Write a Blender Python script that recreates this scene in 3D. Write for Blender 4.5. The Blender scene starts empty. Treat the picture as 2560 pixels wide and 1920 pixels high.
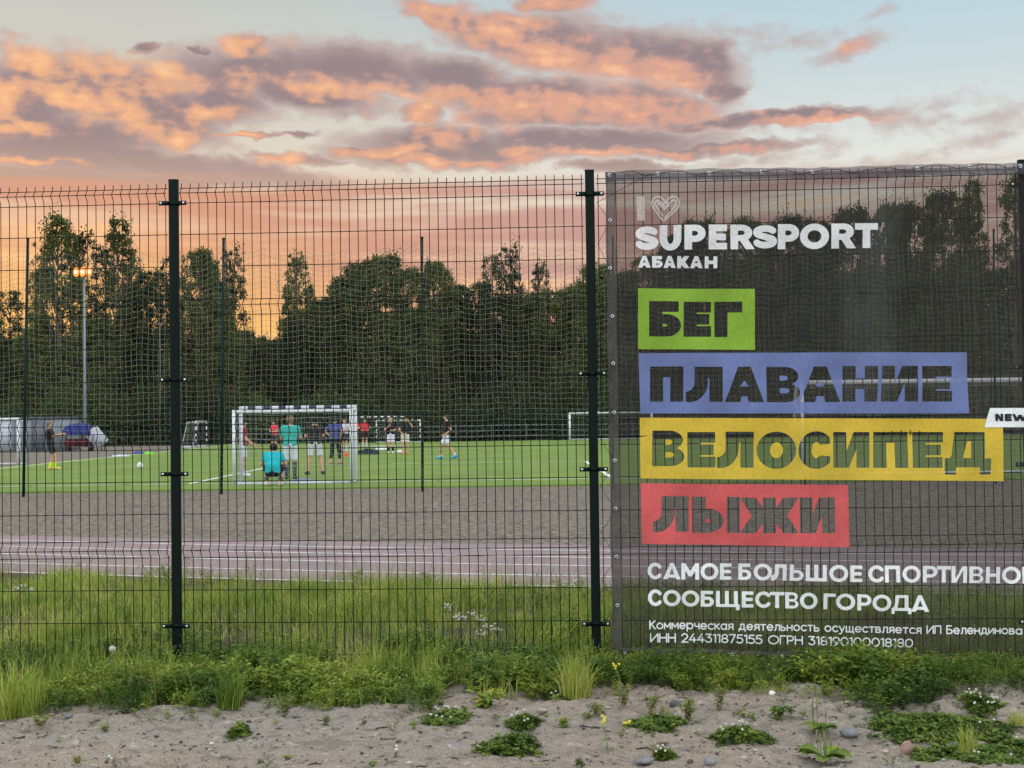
import bpy, math, random
import numpy as np
from mathutils import Matrix, Vector, Euler
R = math.radians
rng = np.random.default_rng(7)
random.seed(7)
scene = bpy.context.scene
COL = scene.collection

def lin(c, g=None, b=None):
    """sRGB 0-255 to linear"""
    if g is not None:
        c = (c, g, b)
    out = []
    for v in c:
        v = v / 255.0
        out.append(v / 12.92 if v <= 0.04045 else ((v + 0.055) / 1.055) ** 2.4)
    return (*out, 1.0)

# ------------------------------------------------------------------ camera
FPX = 3500.0                     # focal length in pixels of a 2560 wide picture
HC = 1.755                       # camera height above the pitch
PITCH = math.atan(80.0 / FPX)
ROLL = -R(0.77)
cam_d = bpy.data.cameras.new('camera')
cam = bpy.data.objects.new('camera', cam_d)
COL.objects.link(cam)
scene.camera = cam
cam_d.sensor_fit = 'HORIZONTAL'
cam_d.sensor_width = 36.0
cam_d.lens = 36.0 * FPX / 2560.0
cam_d.clip_start = 0.1
cam_d.clip_end = 6000
RC = Matrix.Rotation(R(90) + PITCH, 3, 'X') @ Matrix.Rotation(ROLL, 3, 'Z')
cam.matrix_world = Matrix.Translation((0, 0, HC)) @ RC.to_4x4()
RCn = np.array(RC)
ORG = np.array([0, 0, HC])

def ray(x, y):
    return RCn @ np.array([(x - 1280) / FPX, -(y - 960) / FPX, -1.0])

def hz(x):
    return 1040 - math.tan(-ROLL) * (x - 1280)

def gp(x, y, z=0.0):
    """point where the line of sight at a photo pixel meets height z"""
    d = ray(x, y)
    t = (z - HC) / d[2]
    return ORG + d * t

# fence plane
FA = R(3.2)
FN = np.array([math.sin(FA), math.cos(FA), 0.0])
FT = np.array([math.cos(FA), -math.sin(FA), 0.0])
FD = 8.52

def fp(x, y, off=0.0):
    d = ray(x, y)
    t = ((FD - off) - ORG @ FN) / (d @ FN)
    return ORG + d * t

def fence_xyz(u, z, off=0.0):
    """u along the fence, off towards the camera"""
    u = np.asarray(u, float)
    z = np.asarray(z, float)
    off = np.asarray(off, float)
    p = FN * FD + np.multiply.outer(u, FT) - np.multiply.outer(off, FN)
    p = np.array(p, float)
    p = p + np.zeros(np.broadcast(u, z, off).shape + (3,))
    p[..., 2] = z
    return p

# ------------------------------------------------------------------ exposure
scene.view_settings.view_transform = 'Standard'
scene.view_settings.look = 'None'
scene.view_settings.exposure = 0.0
scene.view_settings.gamma = 1.0
scene.view_settings.use_curve_mapping = False
scene.cycles.max_bounces = 6
scene.cycles.diffuse_bounces = 3
scene.cycles.glossy_bounces = 2
scene.cycles.transmission_bounces = 3
scene.cycles.transparent_max_bounces = 16

# ------------------------------------------------------------------ node helper
class NT:
    def __init__(self, nt):
        self.nt = nt
        self.n = nt.nodes
        self.l = nt.links

    def put(self, sock, v):
        if hasattr(v, 'is_linked') or isinstance(v, bpy.types.NodeSocket):
            self.l.new(v, sock)
        elif v is not None:
            sock.default_value = v

    def math(self, op, a, b=None, c=None, clamp=False):
        m = self.n.new('ShaderNodeMath')
        m.operation = op
        m.use_clamp = clamp
        self.put(m.inputs[0], a)
        if b is not None:
            self.put(m.inputs[1], b)
        if c is not None:
            self.put(m.inputs[2], c)
        return m.outputs[0]

    def vmath(self, op, a, b=None, scale=None):
        m = self.n.new('ShaderNodeVectorMath')
        m.operation = op
        self.put(m.inputs[0], a)
        if b is not None:
            self.put(m.inputs[1], b)
        if scale is not None:
            self.put(m.inputs['Scale'], scale)
        return m.outputs['Value'] if op in ('LENGTH', 'DOT_PRODUCT', 'DISTANCE') else m.outputs[0]

    def smooth(self, v, a, b):
        m = self.n.new('ShaderNodeMapRange')
        m.interpolation_type = 'SMOOTHSTEP'
        self.put(m.inputs[0], v)
        m.inputs[1].default_value = a
        m.inputs[2].default_value = b
        m.inputs[3].default_value = 0
        m.inputs[4].default_value = 1
        return m.outputs[0]

    def maprange(self, v, a, b, c, d):
        m = self.n.new('ShaderNodeMapRange')
        self.put(m.inputs[0], v)
        for i, q in enumerate((a, b, c, d)):
            m.inputs[i + 1].default_value = q
        return m.outputs[0]

    def mix(self, f, a, b, mode='MIX'):
        m = self.n.new('ShaderNodeMix')
        m.data_type = 'RGBA'
        m.blend_type = mode
        self.put(m.inputs[0], f)
        self.put(m.inputs[6], a)
        self.put(m.inputs[7], b)
        return m.outputs[2]

    def ramp(self, f, stops, interp='LINEAR'):
        m = self.n.new('ShaderNodeValToRGB')
        cr = m.color_ramp
        cr.interpolation = interp
        while len(cr.elements) < len(stops):
            cr.elements.new(0.5)
        for e, (p, c) in zip(cr.elements, stops):
            e.position = p
            e.color = c if len(c) == 4 else (*c, 1)
        self.put(m.inputs[0], f)
        return m.outputs[0]

    def noise(self, vec, scale, detail=4, rough=0.55, dist=0.0, out=0):
        m = self.n.new('ShaderNodeTexNoise')
        m.noise_dimensions = '3D'
        if vec is not None:
            self.put(m.inputs['Vector'], vec)
        m.inputs['Scale'].default_value = scale
        m.inputs['Detail'].default_value = detail
        m.inputs['Roughness'].default_value = rough
        m.inputs['Distortion'].default_value = dist
        return m.outputs[out]

    def voronoi(self, vec, scale, feature='F1', out=0):
        m = self.n.new('ShaderNodeTexVoronoi')
        m.feature = feature
        if vec is not None:
            self.put(m.inputs['Vector'], vec)
        m.inputs['Scale'].default_value = scale
        return m.outputs[out]

    def mapping(self, vec, loc=(0, 0, 0), rot=(0, 0, 0), scale=(1, 1, 1), kind='POINT'):
        m = self.n.new('ShaderNodeMapping')
        m.vector_type = kind
        self.put(m.inputs[0], vec)
        m.inputs[1].default_value = loc
        m.inputs[2].default_value = rot
        m.inputs[3].default_value = scale
        return m.outputs[0]

    def sep(self, v):
        m = self.n.new('ShaderNodeSeparateXYZ')
        self.put(m.inputs[0], v)
        return m.outputs

    def comb(self, x, y, z=0.0):
        m = self.n.new('ShaderNodeCombineXYZ')
        self.put(m.inputs[0], x)
        self.put(m.inputs[1], y)
        self.put(m.inputs[2], z)
        return m.outputs[0]

# ------------------------------------------------------------------ world: dusk sky with lit clouds
SUN_AZ, SUN_EL = -24.0, 3.0
world = bpy.data.worlds.new('World')
scene.world = world
world.use_nodes = True
def build_sky():
    k = NT(world.node_tree)
    bg = k.n['Background']
    tc = k.n.new('ShaderNodeTexCoord')
    d = k.sep(tc.outputs['Generated'])
    az = k.math('MULTIPLY', k.math('ARCTAN2', d[0], d[1]), 180 / math.pi)
    el = k.math('MULTIPLY', k.math('ARCSINE', d[2]), 180 / math.pi)
    p = k.comb(az, el, 0.0)

    def deg(x, y):          # photo position (2212 wide view) to azimuth, elevation
        x *= 1.15732; y *= 1.15732
        v = ray(x, y)
        return math.degrees(math.atan2(v[0], v[1])), math.degrees(math.asin(v[2] / np.linalg.norm(v)))
    DPP = math.degrees(1.15732 / FPX)

    # clear sky
    eln = k.maprange(el, 0, 40, 0, 1)
    L = k.ramp(eln, [(0, lin(255, 200, 116)), (.10, lin(253, 188, 122)), (.175, lin(238, 180, 144)), (.25, lin(226, 210, 188)),
                     (.325, lin(208, 204, 193)), (.425, lin(198, 199, 193)), (.7, lin(190, 205, 215)), (1, lin(190, 210, 225))])
    Rr = k.ramp(eln, [(0, lin(240, 180, 144)), (.12, lin(238, 190, 162)), (.2, lin(230, 222, 205)), (.25, lin(228, 230, 223)),
                      (.325, lin(206, 218, 220)), (.425, lin(180, 209, 222)), (.7, lin(175, 205, 222)), (1, lin(175, 205, 225))])
    base = k.mix(k.smooth(az, -19, 17), L, Rr)

    # soft warp so that cloud rims are ragged
    st = k.mapping(p, scale=(0.62, 1.0, 1.0))
    w1 = k.vmath('SUBTRACT', k.noise(st, 0.55, 2, .5, out=1), (0.5, 0.5, 0.5))
    w2 = k.vmath('SUBTRACT', k.noise(st, 2.0, 4, .58, out=1), (0.5, 0.5, 0.5))
    pw = k.vmath('ADD', p, k.vmath('ADD', k.vmath('MULTIPLY', w1, (1.9, 1.1, 0)), k.vmath('MULTIPLY', w2, (0.75, 0.6, 0))))

    turned = {}
    pwx, pwy, _z = k.sep(pw)

    def field(lst, grow=1.0):
        cur = None
        for e in lst:
            cx, cy, rx, ry = e[:4]
            rx, ry = rx * grow, ry * grow
            rot = e[4] if len(e) > 4 else 0
            wgt = e[5] if len(e) > 5 else 1.0
            a, b = deg(cx, cy)
            rot = int(round(rot / 5.0)) * 5
            if rot not in turned:           # the same coordinates turned by a few fixed angles
                c, s_ = math.cos(R(rot)), math.sin(R(rot))
                turned[rot] = k.comb(k.math('SUBTRACT', k.math('MULTIPLY', pwx, c), k.math('MULTIPLY', pwy, s_)),
                                     k.math('ADD', k.math('MULTIPLY', pwx, s_), k.math('MULTIPLY', pwy, c))) if rot else pw
            c, s_ = math.cos(R(rot)), math.sin(R(rot))
            a, b = a * c - b * s_, a * s_ + b * c
            ix, iy = 1 / (rx * DPP), 1 / (ry * DPP)
            m = k.n.new('ShaderNodeVectorMath')
            m.operation = 'MULTIPLY_ADD'
            k.l.new(turned[rot], m.inputs[0])
            m.inputs[1].default_value = (ix, iy, 0)
            m.inputs[2].default_value = (-a * ix, -b * iy, 0)
            r = k.vmath('LENGTH', m.outputs[0])
            f = k.math('MULTIPLY_ADD', r, -wgt, wgt)
            cur = f if cur is None else k.math('MAXIMUM', cur, f)
        return cur

    dens_e = [(100, 195, 165, 85), (260, 205, 190, 75, 10), (40, 255, 140, 90), (360, 240, 150, 75, 15), (150, 300, 240, 60), (480, 215, 110, 60, 10),
              (535, 92, 52, 24), (540, 150, 210, 60, -4), (760, 150, 230, 58, 3), (980, 165, 160, 46, 5), (660, 208, 180, 38, 8),
              (960, 42, 105, 28, 14), (1080, 75, 140, 55, 12), (1230, 100, 170, 62, 10), (1400, 120, 190, 62, 12), (1530, 140, 85, 58, 20), (1570, 190, 40, 34),
              (1120, 205, 330, 44, 3), (1370, 230, 200, 55, 3), (910, 245, 52, 30), (1180, 250, 200, 30),
              (1640, 262, 310, 17, -1), (960, 312, 220, 44, 2), (1260, 308, 340, 36, 1), (820, 328, 120, 16, -6), (1500, 322, 260, 16, 1),
              (110, 335, 260, 46, 5), (340, 350, 230, 34, 10), (560, 378, 180, 28, 8), (60, 392, 210, 30), (330, 395, 320, 22), (1350, 362, 130, 15),
              (315, 107, 40, 14), (440, 103, 26, 9), (1840, 108, 62, 18, -22, .34), (1715, 80, 60, 16, 0, .12), (1600, 70, 45, 14, 0, .14), (1895, 36, 30, 6, 0, .14), (540, 297, 80, 7),
              (1200, 6, 95, 24), (650, 297, 60, 7, 0, .8), (2060, 258, 190, 15, 2, .16), (1900, 243, 140, 10, -5, .14), (2130, 300, 120, 10, -8, .10), (640, 345, 130, 12, 4, .8), (20, 82, 60, 7, 5, .14),
              (1640, 345, 140, 9, -3, .15), (1000, 335, 300, 30, 1)]
    lit_e = [(110, 128, 100, 40), (255, 138, 70, 34), (330, 170, 90, 34), (20, 205, 60, 46), (190, 225, 170, 26, 10), (300, 270, 120, 26, 14), (385, 298, 50, 22),
             (535, 84, 56, 22), (690, 190, 170, 24, 4), (850, 205, 130, 20, 6), (1000, 212, 220, 22, 3), (960, 40, 100, 24, 14), (1080, 70, 120, 40, 12),
             (1190, 118, 150, 44, 10), (1330, 150, 140, 44, 10), (1450, 165, 90, 40), (1200, 232, 290, 36, 2), (1400, 245, 160, 24), (910, 242, 48, 28), (1760, 268, 170, 9),
             (840, 330, 130, 12, -5), (1000, 350, 220, 12), (1130, 330, 80, 10), (1350, 332, 320, 8), (540, 297, 76, 5), (600, 345, 60, 12), (30, 275, 80, 16),
             (60, 352, 110, 8), (1840, 100, 50, 15), (1200, 6, 90, 20), (940, 300, 60, 18), (470, 240, 60, 14, 10), (1100, 40, 90, 18, 10)]
    F = field(dens_e, 1.12)
    G = field(lit_e, 1.55)
    n1 = k.noise(st, 1.2, 7, .60)
    n3 = k.noise(st, .8, 4, .52)
    n3o = k.noise(k.vmath('ADD', st, (-0.22, -0.16, 0)), .8, 4, .52)
    dens = k.smooth(k.math('ADD', F, k.math('MULTIPLY_ADD', n1, 1.0, -.46)), -.15, .24)
    relief = k.math('MULTIPLY', k.math('SUBTRACT', n3, n3o), 2.6)
    lit = k.smooth(k.math('ADD', k.math('ADD', G, k.math('MULTIPLY', relief, .95)), k.math('ADD', k.math('MULTIPLY_ADD', n3, 1.0, -.5), k.math('MULTIPLY_ADD', n1, .55, -.275))), -.34, 1.60)
    thick = k.smooth(F, .05, .7)
    gray = k.mix(thick, lin(192, 172, 168), lin(148, 129, 134))
    gray = k.mix(k.smooth(el, 11.5, 8.8), gray, lin(188, 162, 150))
    hot = k.mix(k.smooth(az, -20, 8), lin(247, 182, 132), lin(230, 166, 138))
    dusty = k.mix(k.smooth(az, -20, 8), lin(206, 158, 138), lin(200, 158, 147))
    cloud = k.mix(k.maprange(lit, .08, .50, 0, 1), gray, dusty)
    cloud = k.mix(k.maprange(lit, .26, .86, 0, 1), cloud, hot)
    cloud = k.mix(k.math('MULTIPLY', k.smooth(lit, .62, 1.05), .6), cloud, lin(255, 204, 156))
    sky = k.mix(k.math('MULTIPLY', dens, k.maprange(k.smooth(F, -.05, .45), 0, 1, .66, .97)), base, cloud)

    # low banked stratus above the trees
    band = k.noise(k.mapping(p, loc=(3.1, 0.4, 0), scale=(.085, .95, 1)), 1.0, 4, .58, 0.3)
    low = k.math('MULTIPLY', k.smooth(band, .33, .60), k.smooth(el, 10.2, 9.0))
    low = k.math('MULTIPLY', low, k.maprange(k.smooth(el, 1.0, 6.5), 0, 1, .35, 1.0))
    lowc = k.mix(k.smooth(az, -12, 8), lin(214, 154, 128), lin(198, 156, 150))
    sky = k.mix(low, sky, lowc)
    glow = k.math('MULTIPLY', k.smooth(k.vmath('LENGTH', k.mapping(p, loc=(-20, 1.6, 0), scale=(27, 7.4, 1), kind='TEXTURE')), 1.0, .12), .92)
    sky = k.mix(glow, sky, lin(255, 196, 108))
    st2 = k.smooth(band, .38, .30)
    sky = k.mix(k.math('MULTIPLY', st2, k.math('MULTIPLY', k.smooth(el, 9.2, 7.5), .8)), sky, lin(252, 196, 140))

    # the dome overhead and behind the viewer: clear pale dusk sky, brighter than the bank of clouds
    up = k.smooth(el, 20, 42)
    behind = k.smooth(d[1], .55, -.1)
    dome = k.math('MAXIMUM', up, behind)
    sky = k.mix(dome, sky, (1.72, 1.80, 1.92, 1))
    ns = k.n.new('ShaderNodeTexSky')
    ns.sky_type = 'NISHITA'
    ns.sun_disc = False
    ns.sun_elevation = R(SUN_EL)
    ns.sun_rotation = R(SUN_AZ)
    sky = k.mix(0.004, sky, ns.outputs[0], 'ADD')
    # ground bounce below the horizon
    sky = k.mix(k.smooth(el, -.3, -1.5), sky, (.10, .10, .085, 1))
    k.l.new(sky, bg.inputs[0])
    bg.inputs[1].default_value = 1.0
build_sky()
world.cycles.sampling_method = 'NONE'

sun_d = bpy.data.lights.new('sun', 'SUN')
sun = bpy.data.objects.new('sun', sun_d)
COL.objects.link(sun)
sun_d.energy = 0.5
sun_d.angle = R(10)
sun_d.color = (1.0, 0.62, 0.36)
_sd = Vector((math.sin(R(SUN_AZ)) * math.cos(R(SUN_EL)), math.cos(R(SUN_AZ)) * math.cos(R(SUN_EL)), math.sin(R(SUN_EL))))
sun.rotation_euler = _sd.to_track_quat('Z', 'Y').to_euler()

# ------------------------------------------------------------------ helpers
def tag(o, label=None, cat=None, group=None, kind=None):
    if label:
        o['label'] = label
    if cat:
        o['category'] = cat
    if group:
        o['group'] = group
    if kind:
        o['kind'] = kind
    return o

def link(name, me, parent=None):
    o = bpy.data.objects.new(name, me)
    COL.objects.link(o)
    if parent is not None:
        o.parent = parent
    return o

def empty(name, loc=(0, 0, 0), rz=0.0):
    o = bpy.data.objects.new(name, None)
    COL.objects.link(o)
    o.location = loc
    o.rotation_euler = (0, 0, rz)
    o.empty_display_size = 0.1
    return o

def mesh(name, V, F, mat=None, smooth=False):
    """F: a list of (n, k) integer arrays, or one array, or a list of tuples"""
    me = bpy.data.meshes.new(name)
    V = np.asarray(V, np.float32).reshape(-1, 3)
    if isinstance(F, np.ndarray):
        F = [F]
    elif len(F) and not isinstance(F[0], np.ndarray):
        by = {}
        for f in F:
            by.setdefault(len(f), []).append(f)
        F = [np.array(v) for v in by.values()]
    F = [f for f in F if len(f)]
    me.vertices.add(len(V))
    me.vertices.foreach_set('co', V.ravel())
    loops = np.concatenate([f.ravel() for f in F]).astype(np.int32)
    tot = np.concatenate([np.full(len(f), f.shape[1]) for f in F]).astype(np.int32)
    start = np.concatenate([[0], np.cumsum(tot)[:-1]]).astype(np.int32)
    me.loops.add(len(loops))
    me.loops.foreach_set('vertex_index', loops)
    me.polygons.add(len(tot))
    me.polygons.foreach_set('loop_start', start)
    me.polygons.foreach_set('loop_total', tot)
    if smooth:
        me.polygons.foreach_set('use_smooth', np.ones(len(tot), bool))
    me.update(calc_edges=True)
    if mat is not None:
        me.materials.append(mat)
    return me

class MB:
    def __init__(self):
        self.V, self.F, self.n = [], {}, 0

    def add(self, V, F):
        V = np.asarray(V, float).reshape(-1, 3)
        if isinstance(F, np.ndarray):
            self.F.setdefault(F.shape[1], []).append(F + self.n)
        else:
            for f in F:
                self.F.setdefault(len(f), []).append(np.array([f]) + self.n)
        self.V.append(V)
        self.n += len(V)
        return self

    def box(self, a, b):
        (x0, y0, z0), (x1, y1, z1) = a, b
        V = [(x, y, z) for z in (z0, z1) for x, y in ((x0, y0), (x1, y0), (x1, y1), (x0, y1))]
        return self.add(V, np.array([(3, 2, 1, 0), (4, 5, 6, 7), (0, 1, 5, 4), (1, 2, 6, 5), (2, 3, 7, 6), (3, 0, 4, 7)]))

    def bar(self, p, q, wx, wy, up=(0, 0, 1)):
        """rectangular bar between two points"""
        p, q = np.array(p, float), np.array(q, float)
        d = (q - p) / np.linalg.norm(q - p)
        u = np.array(up, float)
        if abs(d @ u) > .95:
            u = np.array([0, 1.0, 0])
        s = np.cross(d, u); s /= np.linalg.norm(s)
        u = np.cross(s, d)
        V = [c + s * a * wx / 2 + u * b * wy / 2 for c in (p, q) for a, b in ((-1, -1), (1, -1), (1, 1), (-1, 1))]
        return self.add(V, np.array([(3, 2, 1, 0), (4, 5, 6, 7), (0, 1, 5, 4), (1, 2, 6, 5), (2, 3, 7, 6), (3, 0, 4, 7)]))

    def tube(self, pts, r, n=8, caps=True):
        pts = np.asarray(pts, float)
        K = len(pts)
        r = np.broadcast_to(np.asarray(r, float), (K,))
        t = np.gradient(pts, axis=0)
        t /= np.linalg.norm(t, axis=1)[:, None] + 1e-9
        ref = np.array([0, 0, 1.0]) if abs(t[0][2]) < .9 else np.array([1.0, 0, 0])
        V = []
        u = np.cross(t[0], ref); u /= np.linalg.norm(u)
        a = np.arange(n) * 2 * math.pi / n
        for i in range(K):
            u = u - t[i] * (u @ t[i]); u /= np.linalg.norm(u) + 1e-9
            v = np.cross(t[i], u)
            V.append(pts[i] + r[i] * (np.cos(a)[:, None] * u + np.sin(a)[:, None] * v))
        V = np.concatenate(V)
        i = np.arange(K - 1)[:, None] * n
        j = np.arange(n)[None]
        jn = (j + 1) % n
        F = np.stack([i + j, i + jn, i + n + jn, i + n + j], -1).reshape(-1, 4)
        self.add(V, F)
        if caps and n > 2:
            b = self.n - len(V)
            self.F.setdefault(n, []).append(np.array([list(range(b + n - 1, b - 1, -1)), list(range(b + (K - 1) * n, b + K * n))]))
        return self

    def wires(self, P, off):
        """P (M, K, 3) polylines swept by the fixed ring OFF (n, 3)"""
        P = np.asarray(P, float)
        off = np.asarray(off, float)
        M, K, n = P.shape[0], P.shape[1], len(off)
        V = (P[:, :, None, :] + off[None, None]).reshape(-1, 3)
        m = np.arange(M)[:, None, None] * K * n
        i = np.arange(K - 1)[None, :, None] * n
        j = np.arange(n)[None, None]
        jn = (j + 1) % n
        F = np.stack([m + i + j, m + i + jn, m + i + n + jn, m + i + n + j], -1).reshape(-1, 4)
        return self.add(V, F)

    def ellipsoid(self, c, r, nu=12, nv=8, jit=0.0, seed=0):
        g = np.random.default_rng(seed)
        V = []
        for i in range(nv + 1):
            th = math.pi * i / nv
            for j in range(nu):
                ph = 2 * math.pi * j / nu
                q = 1 + (g.random() - .5) * jit
                V.append((c[0] + r[0] * q * math.sin(th) * math.cos(ph), c[1] + r[1] * q * math.sin(th) * math.sin(ph), c[2] + r[2] * q * math.cos(th)))
        i = np.arange(nv)[:, None] * nu
        j = np.arange(nu)[None]
        jn = (j + 1) % nu
        return self.add(V, np.stack([i + j, i + nu + j, i + nu + jn, i + jn], -1).reshape(-1, 4))

    def mesh(self, name, mat, smooth=False):
        return mesh(name, np.concatenate(self.V), [np.concatenate(v) for v in self.F.values()], mat, smooth)

    def obj(self, name, mat, parent=None, smooth=False):
        return link(name, self.mesh(name, mat, smooth), parent)

def ring(r, n, a, b):
    t = np.arange(n) * 2 * math.pi / n
    return r * (np.cos(t)[:, None] * np.asarray(a) + np.sin(t)[:, None] * np.asarray(b))

MATS = {}
def pmat(name, col, rough=.6, var=.12, scale=6.0, spec=.4, metal=0.0, bump=0.0, bscale=40.0, transl=0.0, objrand=0.0, coords='Object'):
    """principled material with a little unevenness in colour"""
    if name in MATS:
        return MATS[name]
    m = bpy.data.materials.new(name)
    m.use_nodes = True
    k = NT(m.node_tree)
    p = k.n['Principled BSDF']
    tc = k.n.new('ShaderNodeTexCoord').outputs[coords]
    nz = k.noise(tc, scale, 3, .6)
    f = k.maprange(nz, .25, .75, 1 - var, 1 + var)
    if objrand:
        oi = k.n.new('ShaderNodeObjectInfo')
        f = k.math('MULTIPLY', f, k.maprange(oi.outputs['Random'], 0, 1, 1 - objrand, 1 + objrand))
    c = k.vmath('SCALE', col[:3] + (0,) if False else col[:3], scale=f)
    k.l.new(c, p.inputs['Base Color'])
    p.inputs['Roughness'].default_value = rough
    p.inputs['Specular IOR Level'].default_value = spec
    p.inputs['Metallic'].default_value = metal
    if bump:
        b = k.n.new('ShaderNodeBump')
        b.inputs['Strength'].default_value = bump
        b.inputs['Distance'].default_value = 0.02
        k.l.new(k.noise(tc, bscale, 4, .6), b.inputs['Height'])
        k.l.new(b.outputs[0], p.inputs['Normal'])
    if transl:
        out = k.n['Material Output']
        t = k.n.new('ShaderNodeBsdfTranslucent')
        k.l.new(c, t.inputs[0])
        mx = k.n.new('ShaderNodeMixShader')
        mx.inputs[0].default_value = transl
        k.l.new(p.outputs[0], mx.inputs[1])
        k.l.new(t.outputs[0], mx.inputs[2])
        k.l.new(mx.outputs[0], out.inputs[0])
    MATS[name] = m
    return m

# ------------------------------------------------------------------ ground
def s_fence(X, Y):
    return X * FN[0] + Y * FN[1] - FD

# track edges: quadratics through points read on the ground plane, near edge first
TR = []
for pts in (((145, 1445.9), (700, 1456), (1340, 1465)), ((145, 1417.6), (700, 1427.8), (1340, 1438.3)), ((145, 1393), (700, 1402.5), (1340, 1412.6)),
            ((145, 1373.5), (700, 1382), (1340, 1392.3)), ((145, 1355.4), (700, 1365.6), (1340, 1375)), ((145, 1341), (700, 1351), (1340, 1361))):
    q = np.array([gp(*p) for p in pts])
    c = np.polyfit(q[:, 0], q[:, 1], 1)
    TR.append(c)
slope = np.mean([c[0] for c in TR])
def track_y(i, X):
    X = np.asarray(X, float)
    return TR[i][1] + slope * X + .006 * X * X

FIELD_Y = 35.0
def ground_z(X, Y):
    s = s_fence(X, Y)
    e = track_y(0, X) - .15
    t = np.clip((s - .2) / np.maximum(e - FD - .2, .5), 0, 1)
    z = .215 * (1 - t * t * (3 - 2 * t)) - .05 * np.clip((t - .9) / .1, 0, 1)
    return z

def vnoise(X, Y, sc, seed=0):
    """smooth value noise"""
    g = np.random.default_rng(seed).random((257, 257))
    x, y = np.asarray(X) * sc + 1000.3, np.asarray(Y) * sc + 1000.7
    xi, yi = np.floor(x).astype(int), np.floor(y).astype(int)
    fx, fy = x - xi, y - yi
    fx, fy = fx * fx * (3 - 2 * fx), fy * fy * (3 - 2 * fy)
    a, b = g[xi % 257, yi % 257], g[(xi + 1) % 257, yi % 257]
    c, d = g[xi % 257, (yi + 1) % 257], g[(xi + 1) % 257, (yi + 1) % 257]
    return (a * (1 - fx) + b * fx) * (1 - fy) + (c * (1 - fx) + d * fx) * fy - .5

def dirt_rough(X, Y):
    near = np.clip((9.5 - Y) / 1.0, 0, 1)
    z = .05 * vnoise(X, Y, .8, 1) + .035 * vnoise(X, Y * 1.6, 2.3, 2) + .036 * vnoise(X, Y * 1.6, 5, 3) + .028 * vnoise(X, Y * 1.4, 13, 4) + .016 * vnoise(X, Y, 31, 5)
    # a worn wheel rut near the viewer
    z = z - .03 * np.exp(-((Y - 6.55 - .05 * X) / .22) ** 2)
    return z * near + (1 - near) * .03 * vnoise(X, Y, 1.5, 6)

def gz(X, Y):
    return ground_z(X, Y) + dirt_rough(X, Y)

def gpt(x, y):
    """near ground point under a photo pixel"""
    p = gp(x, y, .2)
    for _ in range(6):
        p = gp(x, y, float(gz(p[0], p[1])))
    return p

def grid(xs, ys, zf):
    X, Y = np.meshgrid(xs, ys)
    V = np.stack([X, Y, zf(X, Y)], -1).reshape(-1, 3)
    nx, ny = len(xs), len(ys)
    i = np.arange(ny - 1)[:, None] * nx
    j = np.arange(nx - 1)[None]
    return V, np.stack([i + j, i + j + 1, i + nx + j + 1, i + nx + j], -1).reshape(-1, 4)

def dirt_mat():
    m = bpy.data.materials.new('dry_dirt')
    m.use_nodes = True
    k = NT(m.node_tree)
    p = k.n['Principled BSDF']
    g = k.n.new('ShaderNodeNewGeometry').outputs['Position']
    big = k.noise(k.mapping(g, scale=(.6, 1.6, 1)), 1.3, 4, .6)
    mid = k.noise(g, 14, 5, .65)
    fine = k.noise(g, 160, 3, .7)
    c = k.mix(k.smooth(big, .35, .68), lin(154, 146, 133), lin(161, 147, 131))
    c = k.mix(k.smooth(mid, .52, .72), c, lin(108, 100, 91))
    c = k.mix(k.smooth(mid, .42, .30), c, lin(187, 178, 162))
    c = k.mix(k.math('MULTIPLY', k.smooth(fine, .50, .64), .75), c, lin(93, 86, 79))
    c = k.mix(k.math('MULTIPLY', k.smooth(fine, .44, .30), .5), c, lin(207, 197, 180))
    streak = k.noise(k.mapping(g, scale=(.9, 3.6, 1)), 3.2, 6, .7)
    c = k.mix(k.math('MULTIPLY', k.smooth(streak, .52, .66), .55), c, lin(104, 97, 87))
    c = k.mix(k.math('MULTIPLY', k.smooth(streak, .42, .30), .5), c, lin(177, 161, 145))
    # beyond the worn path: darker soil under the grass
    y = k.sep(g)[1]
    c = k.mix(k.smooth(k.math('ADD', y, k.math('MULTIPLY', k.math('SUBTRACT', mid, .5), 1.2)), 7.6, 8.4), c, lin(78, 72, 55))
    k.l.new(c, p.inputs['Base Color'])
    p.inputs['Roughness'].default_value = .95
    p.inputs['Specular IOR Level'].default_value = .15
    b = k.n.new('ShaderNodeBump')
    b.inputs['Strength'].default_value = 1.0
    b.inputs['Distance'].default_value = .035
    k.l.new(k.math('ADD', k.math('MULTIPLY', mid, .6), k.math('MULTIPLY', fine, .35)), b.inputs['Height'])
    k.l.new(b.outputs[0], p.inputs['Normal'])
    return m
DIRT = dirt_mat()
xs = np.concatenate([[-900, -300, -100, -40, -16, -8], np.arange(-5, 5.0, .022), [5, 8, 16, 40, 100, 300, 900]])
ys = np.concatenate([[-60, -20, -5, 2, 4.5], np.arange(5.6, 9.4, .022), np.arange(9.4, 17, .2), [18, 22, 30, 60, 120, 300, 900, 2500]])
def far_z(X, Y):
    z = gz(X, np.minimum(Y, 17))
    return np.where(Y > track_y(0, np.clip(X, -12, 12)) - .1, -.06, z)
V, F = grid(xs, ys, far_z)
tag(link('ground', mesh('ground', V, F, DIRT, True)), kind='structure')

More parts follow.
